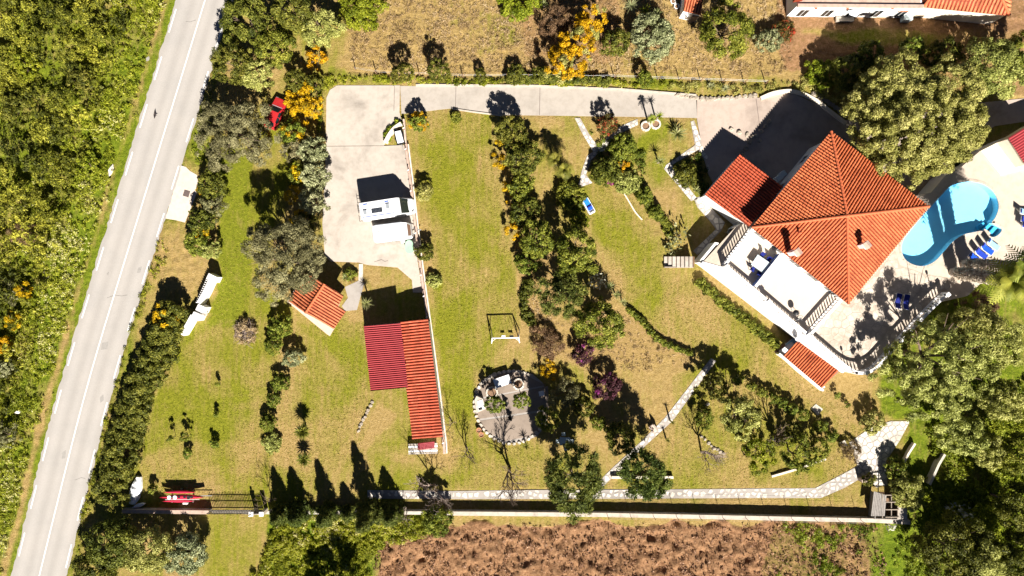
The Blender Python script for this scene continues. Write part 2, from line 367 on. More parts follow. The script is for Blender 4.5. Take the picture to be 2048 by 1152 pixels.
TERR = [(1405, 525), (1610, 682), (1690, 744), (1716, 750), (1738, 744), (1762, 720), (1866, 606), (1890, 602), (1935, 592), (1960, 568), (2110, 545), (2110, 240), (2010, 277), (1960, 302), (1925, 332), (1890, 352), (1862, 385), (1700, 420), (1520, 430), (1492, 440), (1470, 455)]

# ------------------------------------------------------------------ ground
def paint():
    st = .25; nx, ny = 552, 328
    xs = (np.arange(nx) - nx / 2) * st; ys = (np.arange(ny) - ny / 2) * st
    X, Y = np.meshgrid(xs, ys, indexing='ij')
    px = X * 16 + 1024; py = 576 - Y * 16
    wx = px + (vnoise(X, Y, 3.0, 1, 3) - .5) * 34; wy = py + (vnoise(X, Y, 3.0, 2, 3) - .5) * 34
    A = np.zeros((nx, ny, 3)); A[:] = (.6, .05, .2); zid = np.zeros((nx, ny), int)
    names = ['lawn', 'dry_field', 'tilled_field', 'verge', 'garden_ground', 'hillside']
    Z = [  # name, polygon, dry, soil, lush
     (3, [(-200, -200), (420, -200), (-10, 1400), (-200, 1400)], .30, .15, .7),
     (3, [(300, -200), (420, -200), (40, 1160), (-60, 1160)], .18, .0, .85),
     (3, [(470, -200), (540, -200), (420, 330), (330, 480), (200, 930), (120, 1300), (90, 1300)], .40, .05, .6),
     (3, [(330, 440), (440, 440), (420, 600), (330, 620), (290, 560)], .75, .30, .2),
     (0, [(430, 280), (560, 230), (600, 330), (510, 560), (600, 620), (560, 700), (540, 930), (530, 1012), (250, 1012), (300, 850), (340, 700), (420, 640), (440, 540)], .27, 0, .12),
     (0, [(440, 330), (500, 300), (500, 560), (470, 660), (420, 660), (440, 540)], .0, 0, .35),
     (0, [(290, 900), (520, 880), (530, 1012), (260, 1012)], .50, 0, .0),
     (0, [(480, 640), (560, 640), (550, 860), (500, 880)], .38, 0, .1),
     (0, [(590, 640), (735, 640), (745, 760), (720, 930), (620, 930), (600, 760)], .36, 0, .1),
     (0, [(640, 530), (830, 530), (830, 640), (720, 640)], .50, .05, .1),
     (0, [(730, 780), (830, 780), (830, 900), (740, 940)], .48, .05, .1),
     (0, [(760, 790), (800, 830), (740, 900), (715, 895)], .85, .15, 0),
     (0, [(840, 222), (985, 232), (1000, 400), (1045, 650), (990, 720), (950, 740), (945, 880), (900, 930), (870, 600), (835, 300)], .40, 0, .05),
     (0, [(860, 260), (920, 240), (960, 520), (940, 800), (890, 860), (870, 560)], .26, 0, .05),
     (4, [(985, 230), (1130, 230), (1170, 300), (1150, 400), (1030, 480)], .62, .12, .1),
     (0, [(1160, 372), (1235, 362), (1290, 440), (1330, 560), (1420, 560), (1560, 690), (1745, 830), (1740, 862), (1690, 885), (1560, 800), (1430, 715), (1260, 640), (1220, 520), (1180, 440)], .50, 0, .02),
     (0, [(1190, 440), (1250, 420), (1330, 600), (1480, 720), (1440, 740), (1270, 640)], .36, 0, .05),
     (4, [(1230, 300), (1300, 240), (1390, 240), (1390, 300), (1300, 400), (1270, 380)], .36, .05, .3),
     (4, [(1280, 400), (1330, 360), (1400, 420), (1400, 520), (1330, 520)], .62, .35, .2),
     (4, [(1050, 480), (1110, 520), (1120, 640), (1240, 620), (1395, 715), (1350, 840), (1210, 850), (1190, 750), (1100, 700), (1045, 640), (1030, 560)], .95, .38, .0),
     (4, [(1190, 730), (1350, 720), (1320, 830), (1220, 840)], .72, .0, .0),
     (4, [(1350, 740), (1480, 740), (1690, 870), (1700, 960), (1500, 980), (1220, 980), (1330, 850)], .45, .05, .15),
     (4, [(1560, 740), (1740, 740), (1720, 850), (1600, 780)], .80, .30, .0),
     (0, [(880, 900), (1080, 880), (1100, 980), (890, 980)], .48, .05, .05),
     (0, [(540, 930), (900, 930), (900, 985), (540, 1012)], .40, .05, .1),
     (4, [(890, 998), (1740, 994), (1740, 1030), (890, 1020)], .62, .15, .1),
     (1, [(690, -200), (1610, -200), (1600, 150), (1250, 165), (690, 150)], .98, .18, .0),
     (1, [(1040, -200), (1240, -200), (1240, 130), (1040, 120)], .95, .52, .0),
     (1, [(900, 40), (1010, 20), (1040, 90), (960, 120)], .55, .1, .3), (1, [(760, 60), (840, 40), (860, 110), (790, 120)], 1.2, .0, .0), (1, [(1330, 60), (1400, 40), (1400, 130), (1330, 130)], 1.3, .0, .0),
     (3, [(655, 140), (860, 150), (1250, 155), (1500, 165), (1500, 180), (660, 172)], .42, .05, .5),
     (1, [(1530, -200), (2200, -200), (2200, 160), (1560, 140)], .85, .62, .1),
     (5, [(1590, 55), (1850, 60), (1990, 60), (1990, 90), (1700, 90)], .45, .35, .3),
     (5, [(1900, 60), (2200, 60), (2200, 190), (1700, 190)], .70, .5, .1),
     (2, [(720, 1045), (1800, 1045), (1820, 1400), (680, 1400)], .9, 1.0, .0),
     (3, [(550, 1025), (905, 1025), (760, 1090), (740, 1400), (470, 1400)], .08, .0, 1.0),
     (2, [(1540, 1050), (1800, 1045), (1800, 1400), (1500, 1400)], .3, .55, .8),
     (3, [(1740, 1042), (1860, 1042), (1880, 1400), (1760, 1400)], .08, .1, 1.0),
     (0, [(415, 1025), (545, 1025), (500, 1160), (430, 1400)], .46, 0, .05),
     (5, [(1840, 560), (2200, 545), (2200, 1400), (1850, 1400), (1800, 1000), (1820, 840), (1760, 820), (1760, 720)], .16, .1, .85),
    ]
    for k, pl, a, b_, c_ in Z:
        q = inpoly(wx, wy, pl); A[q] = (a, b_, c_); zid[q] = k
    # pale worn strip of bare earth along the left edge of the road
    for i in range(len(RL) - 1):
        (x1, y1), (x2, y2) = RL[i], RL[i + 1]
        q = (py >= min(y1, y2)) & (py < max(y1, y2)); xe = x1 + (py - y1) / (y2 - y1) * (x2 - x1)
        dist = xe - px - 16 + (vnoise(X, Y, 6, 9) - .5) * 8 + (py < 400) * -2
        w = q & (np.abs(dist) < 2.5 + 2.5 * (py > 650)); A[w] = (.9, .1, .2)
    for _ in range(2):
        B = A.copy(); B[1:] += A[:-1]; B[:-1] += A[1:]; B[:, 1:] += A[:, :-1]; B[:, :-1] += A[:, 1:]; A = B / 5
        A[0] = A[1]; A[-1] = A[-2]; A[:, 0] = A[:, 1]; A[:, -1] = A[:, -2]
    hard = np.zeros((nx, ny), bool)
    for pl in HARD: hard |= inpoly(px, py, pl)
    hard |= inpoly(px, py, [(1420, 540), (1560, 660), (1690, 740), (1850, 640), (1900, 600), (2100, 540), (2100, 250), (1860, 390), (1500, 430)])
    z = (vnoise(X, Y, .7, 3, 2) - .5) * .05 + (vnoise(X, Y, 5, 4, 2) - .5) * .06
    soil = np.clip(A[..., 1] * 1.3 - .2, 0, 1) * (zid == 2)
    rg = vnoise(X + .35 * Y, Y, .95, 5, 3); rg2 = vnoise(X, Y, .42, 6, 2)
    z += soil * ((rg - .5) * 1.25 + (rg2 - .5) * .45)
    z += (zid == 1) * (vnoise(X, Y, .55, 7, 3) - .5) * .26 + (zid == 3) * (vnoise(X, Y, .6, 8, 3) - .45) * .30 + (zid == 5) * (vnoise(X, Y, .6, 12, 3) - .45) * .3
    z += (zid == 4) * (vnoise(X, Y, .6, 13, 3) - .5) * .12
    hd = hard.astype(float)
    for _ in range(3):
        B = hd.copy(); B[1:] += hd[:-1]; B[:-1] += hd[1:]; B[:, 1:] += hd[:, :-1]; B[:, :-1] += hd[:, 1:]; hd = B / 5
    z = z * np.clip(1 - hd * 2.2, 0, 1) - .16 * np.clip(hd * 2 - .9, 0, 1)
    V = np.stack([X, Y, z], -1).reshape(-1, 3); idx = np.arange(nx * ny).reshape(nx, ny)
    F = np.stack([idx[:-1, :-1], idx[1:, :-1], idx[1:, 1:], idx[:-1, 1:]], -1).reshape(-1, 4); fz = zid[:-1, :-1].reshape(-1)
    AC = np.concatenate([A, np.ones((nx, ny, 1))], -1).reshape(-1, 4)
    for k, nm in enumerate(names):
        f = F[fz == k]; u, inv = np.unique(f, return_inverse=True)
        me = np_mesh(nm, V[u], inv.reshape(-1, 4))
        at = me.color_attributes.new('zone', 'FLOAT_COLOR', 'POINT'); at.data.foreach_set('color', AC[u].astype(np.float32).ravel())
        me.polygons.foreach_set('use_smooth', np.ones(len(me.polygons), bool))
        tag(link(nm, me, 'ground'), kind='structure')
paint()
o = MB().add([(-700, -700, -.6), (700, -700, -.6), (700, 700, -.6), (-700, 700, -.6)], [(0, 1, 2, 3)]).build('ground', 'ground'); tag(o, kind='structure')

# ------------------------------------------------------------------ road
def interp(pl, y):
    for (x1, y1), (x2, y2) in zip(pl, pl[1:]):
        if y1 <= y <= y2: return x1 + (x2 - x1) * (y - y1) / (y2 - y1)
    return pl[-1][0]
def sm(pl, y): return sum(interp(pl, max(-150, min(1300, y + d))) for d in range(-120, 121, 30)) / 9
rng = random.Random(3)
v = []; f = []; tn = []; NY, NA = 181, 25
track = [.30, .28, .5, .85, .95, .75, .45, .25, .35, .7, .9, .6, .55, .62, .92, .72, .35, .25, .45, .78, .95, .82, .55, .35, .3]
for j in range(NY):
    y = -150 + 1450 * j / (NY - 1); a = P(sm(RL, y), y); b2 = P(sm(RR, y), y); jl = (rng.random() - .5) * .22; jr = (rng.random() - .5) * .22
    for i in range(NA):
        u = i / (NA - 1); q = a.lerp(b2, u)
        if i == 0: q.x += jl
        if i == NA - 1: q.x += jr
        v.append((q.x, q.y, .03)); tn.append(min(1, max(0, track[i] + (rng.random() - .5) * .06)))
for j in range(NY - 1):
    for i in range(NA - 1): f.append((j * NA + i + 1, j * NA + i, (j + 1) * NA + i, (j + 1) * NA + i + 1))
road = link('road', np_mesh('road', v, f, tn), 'asphalt'); tag(road, kind='structure')
def mark(name, pts, w, z=.036):
    return MB().strip(pts, w, z - .003, z).build(name, 'paint', road)
mark('centre_line', [P((sm(RL, y) + sm(RR, y)) / 2 + 1, y) for y in range(-150, 1301, 50)], .13)
for k in range(-1, 14):
    y0 = 18 + k * 95.2
    mark('edge_dash', [P(sm(RL, y) + 6, y) for y in (y0, y0 + 24, y0 + 47)], .14)
    y0 = 48 + k * 94.6
    mark('edge_dash', [P(sm(RR, y) - 5.5, y) for y in (y0, y0 + 24, y0 + 47)], .14)

for k, pl in enumerate(([(204, 686), (217, 683), (215, 698), (202, 700)], [(292, 116), (299, 112), (300, 120), (293, 123)], [(276, 536), (284, 533), (281, 545), (274, 546)], [(200, 795), (207, 788), (208, 800), (201, 806)], [(125, 905), (132, 900), (131, 916), (124, 918)])):
    MB().prism(PL(pl), .026, .0325).build('road_patch', 'road_patch', road)
for pl in ([(214, 548), (217, 545), (216, 550)], [(255, 590), (243, 592), (230, 590), (214, 596)], [(392, 40), (381, 44), (372, 43)], [(150, 960), (163, 955), (171, 957)]):
    MB().strip(PL(pl), .035, .028, .0335).build('road_crack', 'stain_dark', road)
# ------------------------------------------------------------------ paved ground
def slab(name, pl, mat, z=.05, kind='structure', parent=None):
    o = MB().prism(PL(pl), -.1, z).build(name, mat, parent)
    if parent is None: tag(o, kind=kind)
    return o
slab('parking_pavement', PARK1, 'concrete', .05); slab('parking_pavement', PARK2, 'concrete', .046)
drive = slab('driveway', LANE, 'lane', .042); slab('forecourt_pavement', FORE, 'forecourt', .038)
slab('layby_pavement', LAYBY, 'layby', .026)
MB().strip(PL([(832, 170.5), (1060, 172), (1240, 179), (1392, 191)]), .22, 0, .2).build('kerb', 'coping', drive)
MB().strip(PL([(905, 218), (945, 224), (1000, 231), (1010, 231)]), .16, 0, .15).build('kerb', 'coping', drive)
fc = MB().strip(smooth_path(PL([(1520, 198), (1548, 187), (1585, 184), (1625, 199), (1660, 225), (1690, 248)])), .45, 0, .35).build('kerb_wall', 'cream'); tag(fc, 'low curved cream wall round the forecourt edge above the garage', 'wall')
# joints and cracks in the concrete
for pl in ([(789, 172), (788, 222)], [(912, 174), (911, 218)], [(1080, 175), (1079, 230)], [(1512, 198), (1520, 260)]):
    tag(MB().strip(PL(pl), .05, .045, .056).build('pavement_joint', 'sign', drive), kind=None)
tag(MB().strip(PL([(748, 524), (757, 521), (763, 519), (770, 523), (776, 521)], 0), .05, .04, .052).build('pavement_crack', 'sign', drive))
pathstone_n = 0
def clip_half(poly, m, n):
    out = []
    for i in range(len(poly)):
        a, b_ = poly[i], poly[(i + 1) % len(poly)]; da = (a - m).dot(n); db = (b_ - m).dot(n)
        if da <= 0: out.append(a)
        if da * db < 0: out.append(a + (b_ - a) * (da / (da - db)))
    return out
def stones(poly, sp, z, gap, mat, parent, name, seed=1, th=.03, inset=0.0, cap=300, zb=None):
    """irregular flags: shrunken cells round scattered points, each its own piece"""
    rg = random.Random(seed); pl = [Vector((p[0], p[1])) for p in poly]
    x0 = min(p.x for p in pl); x1 = max(p.x for p in pl); y0 = min(p.y for p in pl); y1 = max(p.y for p in pl)
    pts = []; y = y0 - sp; row = 0
    while y < y1 + sp:
        x = x0 - sp + (row % 2) * sp * .5
        while x < x1 + sp:
            pts.append(Vector((x + (rg.random() - .5) * sp * .75, y + (rg.random() - .5) * sp * .75))); x += sp
        y += sp * .88; row += 1
    pf = [(p.x, p.y) for p in pl]
    ins = [bool(inpoly(np.array([p.x]), np.array([p.y]), pf)[0]) for p in pts]; n = 0
    for i, p in enumerate(pts):
        if not ins[i] or n >= cap: continue
        cell = [p + Vector((math.cos(a), math.sin(a))) * sp * .95 for a in [k * PI / 4 for k in range(8)]]
        g = gap * (.7 + .6 * rg.random())
        for j, q in enumerate(pts):
            if i == j or (q - p).length > 2.2 * sp: continue
            nn = (q - p).normalized(); cell = clip_half(cell, (p + q) / 2 - nn * g / 2, nn)
        for k in range(len(pl)):                     # keep inside the path edge where it is near
            a, b_ = pl[k], pl[(k + 1) % len(pl)]; e = b_ - a
            if e.length < 1e-6: continue
            tt = max(0, min(1, (p - a).dot(e) / e.length_squared)); foot = a + e * tt
            if (foot - p).length < sp * 1.1:
                nn = Vector((e.y, -e.x)).normalized()
                if (foot - p).dot(nn) < 0: nn = -nn
                if 0 < tt < 1: cell = clip_half(cell, a - nn * (.03 + inset), nn)
        if len(cell) < 3: continue
        ar = abs(sum(cell[k].x * cell[(k + 1) % len(cell)].y - cell[(k + 1) % len(cell)].x * cell[k].y for k in range(len(cell)))) / 2
        if ar < .12 * sp * sp: continue
        hz = z + (rg.random() - .5) * th * .5
        m_ = MB(); c = sum(cell, Vector((0, 0))) / len(cell); nn = len(cell)
        tp = [Vector((q.x, q.y, hz)) + (Vector((c.x - q.x, c.y - q.y, 0))) * .05 for q in cell]; bt = [Vector((q.x, q.y, hz - th)) for q in cell]
        m_.add(bt + tp, [tuple(range(nn, 2 * nn))] + [(k, (k + 1) % nn, (k + 1) % nn + nn, k + nn) for k in range(nn)])
        m_.build(name, mat, parent); n += 1
    return n
for k, (key, pl) in enumerate(PATHS.items()):
    po = slab('path', pl, 'mortar', .03)
    sp = {'long': .72, 'plaza': .78, 'diag': .68, 'west': .6, 'east': .6, 'steps_up': .62, 'house': .7}[key]
    stones(PL(pl), sp, .05, {'long': .24, 'diag': .2}.get(key, .12), 'stone_white', po, 'paving_stone', 20 + k)
po = slab('patio_pavement', PATIO, 'mortar', .03)
for i, pl in enumerate(([(956, 800), (1096, 772), (1098, 818), (955, 838)], [(957, 842), (1098, 822), (1090, 850), (1072, 870), (1010, 882), (968, 860)], [(956, 796), (962, 766), (1010, 745), (1040, 744), (1082, 766), (1092, 770)])):
    MB().prism(PL(pl), .02, .045 + i * .003).build('patio_slab', 'patio_floor', po)
c0 = P(1023, 813)
for k in range(46):                                   # ring of rough white edge stones
    a = 2 * PI * k / 46; r = 4.62 + .12 * math.sin(3 * a); q = c0 + Vector((r * math.cos(a), r * .98 * math.sin(a), 0))
    if -.2 < a < 1.0 or a > 5.9: continue
    m_ = MB(); nn = 7; rg = random.Random(k); rr = .20 + .1 * rg.random()
    rim = [(q.x + rr * (1.2 if i % 3 else .9) * math.cos(i * 2 * PI / nn + k), q.y + rr * math.sin(i * 2 * PI / nn + k)) for i in range(nn)]
    m_.add([(x, y, 0) for x, y in rim] + [(q.x + (x - q.x) * .75, q.y + (y - q.y) * .75, .16 + .08 * rg.random()) for x, y in rim], [tuple(range(nn, 2 * nn))] + [(i, (i + 1) % nn, (i + 1) % nn + nn, i + nn) for i in range(nn)])
    m_.build('edge_stone', 'stone', po)

# ------------------------------------------------------------------ tiled roofs
def tile_rows(poly, eave_dir, parent, mat='tile', pitch=.34, tl=.45, name='tile_row'):
    """half-round tile rows on one roof plane; poly = 3-D convex outline, eave_dir runs along the eave"""
    poly = [Vector(p) for p in poly]; u = Vector(eave_dir).normalized()
    n = (poly[1] - poly[0]).cross(poly[2] - poly[0]).normalized()
    if n.z < 0: n = -n
    u = (u - n * u.dot(n)).normalized(); vv = n.cross(u).normalized()
    if vv.z < 0: vv = -vv
    o = poly[0]; uv = [((p - o).dot(u), (p - o).dot(vv)) for p in poly]
    u0 = min(a for a, _ in uv); u1 = max(a for a, _ in uv); N = max(1, round((u1 - u0) / pitch)); step = (u1 - u0) / N
    rg = random.Random(int(abs(o.x * 100)))
    prof = [(math.cos(a), math.sin(a)) for a in (0, PI * .25, PI * .5, PI * .75, PI)]
    for i in range(N):
        uu = u0 + (i + .5) * step; cr = []
        for k in range(len(uv)):
            (a, c), (b_, d_) = uv[k], uv[(k + 1) % len(uv)]
            if (a - uu) * (b_ - uu) < 0: cr.append(c + (d_ - c) * (uu - a) / (b_ - a))
        if len(cr) < 2: continue
        lo, hi = min(cr), max(cr)
        if hi - lo < .25: continue
        T = max(1, round((hi - lo) / tl)); m_ = MB(); L = (hi - lo) / T
        for k in range(T):
            ja = (rg.random() - .5) * .02
            v0 = lo + k * L; v1 = v0 + L * 1.08 if k < T - 1 else hi; r0 = step * .36; r1 = step * .27; up0 = .035; up1 = .0
            vs = [o + u * (uu + ja + cx * r0) + vv * v0 + n * (cy * r0 * .95 + up0) for cx, cy in prof] + [o + u * (uu + ja + cx * r1) + vv * v1 + n * (cy * r1 * .95 + up1) for cx, cy in prof]
            m_.add(vs, [(q, q + 1, q + 6, q + 5) for q in range(4)] + [(4, 3, 2, 1, 0)])
        me = bpy.data.meshes.new(name); b_ = wl(parent); me.from_pydata([tuple(Vector(q) - b_) for q in m_.v], [], m_.f); me.update()
        link(name, me, mat, parent, b_)
def ridge_row(a, b_, parent, mat='ridge', r=.17, tl=.42, name='ridge_tile'):
    a, b_ = Vector(a), Vector(b_); N = max(2, round((b_ - a).length / tl)); d_ = (b_ - a) / N
    for k in range(N):
        m_ = MB().tube([a + d_ * k, a + d_ * (k + 1.06)], [r * 1.08, r * .9], 8); m_.build(name, mat, parent)

# ------------------------------------------------------------------ villa
EZ, AZ = 6.0, 8.1
T_, R_, B_, L_ = P(1662, 263, EZ), P(1857, 413, EZ), P(1697, 608, EZ), P(1503, 455, EZ); A_ = P(1694, 432, AZ)
cen = (T_ + R_ + B_ + L_) / 4
villa = thing('villa', 'large white villa with a four sided orange tiled roof beside the pool', 'house', (cen.x, cen.y, 0))
def inset(c, k): return cen + (c - cen) * k
wp = [inset(c, .925) for c in (T_, R_, B_, L_)]
vw = MB().prism(wp, 0, EZ - .05).build('wall', 'wall_white', villa)
roof = MB()
for a, b_ in ((T_, L_), (R_, T_), (B_, R_), (L_, B_)): roof.slope([a, b_, A_], .14)
roof = roof.build('roof', 'tile_pan', villa)
for a, b_ in ((T_, L_), (R_, T_), (B_, R_), (L_, B_)): tile_rows([a, b_, A_], b_ - a, roof)
up = Vector((0, 0, .06))
for c in (T_, R_, B_, L_): ridge_row(c + up, A_ + up, roof)
MB().lathe(A_ + Vector((0, 0, -.05)), [(.28, 0), (.26, .2), (.08, .32)], 8).build('finial', 'ridge', roof)
m_ = MB()
for a, b_ in ((T_, L_), (R_, T_), (B_, R_), (L_, B_)):
    a2, b2 = inset(a, .985), inset(b_, .985); m_.box((a2 + b2) / 2 - Vector((0, 0, .19)), ((b2 - a2).length, .14, .16), math.atan2((b2 - a2).y, (b2 - a2).x))
m_.build('fascia', 'white', villa)
def chimney(x, y, rz, lab):
    q = P(x, y, 6.9); ch = MB().box(q + Vector((0, 0, .45)), (.5, .5, 1.9), rz).build('chimney', 'wall_white', villa)
    m_ = MB().box(q + Vector((0, 0, 1.5)), (.72, .72, .12), rz)
    for sx_, sy_ in ((-1, -1), (1, -1), (1, 1), (-1, 1)):
        e = Matrix.Rotation(rz, 3, 'Z') @ Vector((sx_ * .24, sy_ * .24, 1.68)); m_.box(q + e, (.14, .14, .28), rz)
    m_.build('chimney_collar', 'wall_white', ch)
    s_ = Matrix.Rotation(rz, 3, 'Z'); z1, z2 = 1.82, 1.98
    c4 = [q + s_ @ Vector((a * .4, b_ * .4, z1)) for a, b_ in ((-1, -1), (1, -1), (1, 1), (-1, 1))]; r1, r2 = q + s_ @ Vector((0, -.4, z2)), q + s_ @ Vector((0, .4, z2))
    MB().add(c4 + [r1, r2], [(0, 4, 5, 3), (1, 2, 5, 4), (0, 1, 4), (2, 3, 5), (3, 2, 1, 0)]).build('chimney_cap', 'cap_pink', ch)
chimney(1583, 506, .67, ''); chimney(1718, 492, .67, '')
MB().lathe(P(1598, 466, 7.0), [(.1, 0), (.1, .5), (.16, .52), (.05, .62)], 8).build('roof_vent', 'ridge', villa)
def facade(a, b_, n, z0, z1, w, name, parent, mat='glass_dark', off=.02, frame='white', at=None):
    """openings along a wall run a-b: frame proud of the wall, pane set in the frame"""
    d_ = (b_ - a); L = d_.length; d_.normalize(); rz = math.atan2(d_.y, d_.x); nn = Vector((d_.y, -d_.x, 0))
    for k in range(n):
        t_ = at[k] if at else (k + .5) / n
        c = a + (b_ - a) * t_; c = Vector((c.x, c.y, (z0 + z1) / 2)); h = z1 - z0
        m_ = MB()
        for s_ in (-1, 1):
            m_.box(c + d_ * s_ * (w / 2 + .04) + nn * off, (.08, .1, h + .16), rz); m_.box(c + Vector((0, 0, s_ * (h / 2 + .04))) + nn * off, (w, .1, .08), rz)
        m_.box(c + nn * off, (.05, .07, h), rz)
        fo = m_.build(name, frame, parent)
        MB().box(c + nn * .01, (w, .04, h), rz).build('pane', mat, fo)
facade(wp[3], wp[2], 5, 3.1, 5.2, 1.5, 'window', villa); facade(wp[2], wp[1], 4, 3.1, 5.2, 1.5, 'window', villa)
facade(wp[0], wp[3], 3, 1.2, 2.4, 1.2, 'window', villa); facade(wp[1], wp[0], 3, 1.2, 2.4, 1.2, 'window', villa)
# garage wing, its roof falling away from the villa
g1, g2, g3, g4 = P(1480, 309, 3.3), P(1567, 374, 4.5), P(1498, 453, 4.5), P(1410, 389, 3.3)
gc = (g1 + g2 + g3 + g4) / 4
gw = [gc + (c - gc) * .93 for c in (g1, g2, g3, g4)]
MB().prism([(p.x, p.y) for p in gw], 0, [p.z - .2 for p in gw]).build('garage_wall', 'wall_white', villa)
gr = MB().slope([g1, g2, g3, g4], .14).build('garage_roof', 'tile_pan', villa); tile_rows([g1, g2, g3, g4], g4 - g1, gr, 'tile_red')
MB().box((gw[0] + gw[3]) / 2 * Vector((1, 1, 0)) if False else Vector(((gw[0].x + gw[1].x) / 2, (gw[0].y + gw[1].y) / 2, 1.15)), (2.6, .12, 2.2), math.atan2((gw[1] - gw[0]).y, (gw[1] - gw[0]).x)).build('garage_door', 'pale_blue', villa)
# small white box units beside the garage wall
for i, (x, y, d_) in enumerate(((1556, 357, (.9, .6, .9)), (1564, 349, (.8, .6, .7)))):
    o = MB().box(P(x, y, 2.2), d_, .67).box(P(x, y, 2.2) + Vector((0, 0, d_[2] / 2 + .03)), (d_[0] * .7, d_[1] * .7, .06), .67).build('wall_unit', 'table_blue', villa)

# ------------------------------------------------------------------ terrace, pool
TZ = 3.0
POOL = [(1937, 363), (1962, 367), (1982, 379), (1994, 397), (1997, 417), (1990, 436), (1984, 446), (2003, 458), (1996, 470), (1983, 474), (1966, 462), (1945, 465), (1925, 470), (1905, 484), (1888, 503), (1870, 522), (1848, 532), (1826, 529), (1809, 517), (1803, 498), (1807, 480), (1820, 462), (1840, 438), (1862, 413), (1885, 388), (1905, 370)]
pw = smooth_path(PL(POOL + POOL[:1], TZ), 3)[:-1]
tw = PL(TERR, TZ)
tr = tessellate_polygon([[Vector((p.x, p.y, 0)) for p in tw], [Vector((p.x, p.y, 0)) for p in pw]])
allp = tw + pw
terr = MB().add(allp, [tuple(t_) for t_ in tr]); me = terr.mesh('terrace')
terrace = link('terrace_pavement', me, 'pool_deck'); tag(terrace, kind='structure')
me.update()
if me.polygons[0].normal.z < 0: me.flip_normals()
tw0 = tw[:12]
m_ = MB()
for i in range(len(tw) - 1):
    a, b_ = tw[i], tw[i + 1]; m_.add([(a.x, a.y, -.1), (b_.x, b_.y, -.1), (b_.x, b_.y, TZ - .004), (a.x, a.y, TZ - .004)], [(0, 1, 2, 3)])
m_.build('retaining_wall', 'wall_white', terrace)
# pool basin
PB = 1.95; m_ = MB(); n = len(pw)
m_.add([(p.x, p.y, TZ - .002) for p in pw] + [(p.x, p.y, PB) for p in pw], [(i, (i + 1) % n, (i + 1) % n + n, i + n) for i in range(n)])
pool = thing('swimming_pool', 'kidney shaped turquoise swimming pool set into the cream terrace', 'pool', P(1900, 445, TZ))
m_.build('basin_wall', 'pool_blue', pool); fl = [Vector((p.x, p.y, PB)) for p in pw]
MB().add(fl, [tuple(t_) for t_ in tessellate_polygon([[Vector((p.x, p.y, 0)) for p in pw]])]).build('basin_floor', 'pool_blue', pool)
MB().add([(p.x, p.y, TZ - .14) for p in pw], [tuple(t_) for t_ in tessellate_polygon([[Vector((p.x, p.y, 0)) for p in pw]])]).build('water', 'water', pool)
cp = pw + pw[:2]
for i in range(0, n, 2):
    seg = [cp[i], cp[i + 1], cp[(i + 2) % n]]
    c3 = offs(seg, .32); pts = [(q.x, q.y) for q in seg]; side = c3[1] if True else c3[0]
    mid = sum((Vector((q.x, q.y)) for q in pw), Vector((0, 0))) / n
    side = c3[0] if (c3[0][1] - mid).length > (c3[1][1] - mid).length else c3[1]
    MB().prism(pts + [(q.x, q.y) for q in side[::-1]], TZ - .03, TZ + .035).build('coping_stone', 'flag', pool)
for i, s_ in enumerate((0, .45, .9)):
    a, b_ = P(1984 - i * 5, 444 - i * -2, 2.2), P(1966 - i * 5, 464 - i * 2, 2.2); dr_ = (b_ - a)
    tz_ = 2.7 - s_ * .55; MB().box(Vector(((a.x + b_.x) / 2 + .45 - .32 * i, (a.y + b_.y) / 2 - .3 + .22 * i, (tz_ + 1.9) / 2)), (dr_.length * .8, .42, max(.05, tz_ - 1.9)), math.atan2(dr_.y, dr_.x)).build('pool_step', 'pool_step', pool)
# patio flags and the balcony floor
PAT = [(1609, 672), (1672, 601), (1697, 612), (1790, 500), (1800, 530), (1850, 548), (1900, 556), (1905, 570), (1864, 602), (1760, 716), (1735, 740), (1713, 745), (1690, 740)]
MB().prism(PL(PAT, TZ), TZ - .05, TZ + .004).build('patio_bed', 'deck_joint', terrace)
stones(PL(PAT, TZ), 1.0, TZ + .02, .05, 'flag', terrace, 'flagstone', 77, .016)
BAL = [(1449, 530), (1500, 452), (1520, 440), (1690, 580), (1674, 598), (1611, 667)]
bal = thing('balcony', 'pale tiled balcony terrace on the pool villa between white balustrades', 'balcony', P(1560, 560, TZ))
MB().prism(PL(BAL, TZ), TZ - .02, TZ + .05).build('floor', 'balcony', bal)
MB().prism(PL([(1405, 523), (1445, 534), (1610, 671), (1690, 742), (1685, 746), (1606, 688), (1402, 527)], TZ), TZ - .4, TZ + .075).build('ledge', 'white', bal)
for i in range(26):
    q = P(1440 + i * 6.6, 542 + i * 5.6, TZ + .1); MB().box(q, (.09, .09, .05), .7).build('ledge_stud', 'pink_wall', bal)
# stair landing
land = MB().prism(PL([(1418, 512), (1432, 488), (1452, 506), (1441, 528), (1430, 534)], 2.2), 1.6, 2.0).build('stair_landing', 'cream', bal)
MB().strip(PL([(1402, 522), (1431, 487), (1437, 488)], 2.9), .3, 0, 2.9).build('landing_wall', 'wall_white', bal)
MB().strip(PL([(1402, 522), (1436, 534)], 2.9), .3, 0, 2.9).build('landing_wall', 'wall_white', bal)
MB().prism(PL([(1641, 640), (1672, 603), (1676, 607), (1618, 668), (1612, 664)], TZ), TZ - .01, TZ + .056).build('stair_strip', 'brown_floor', bal)

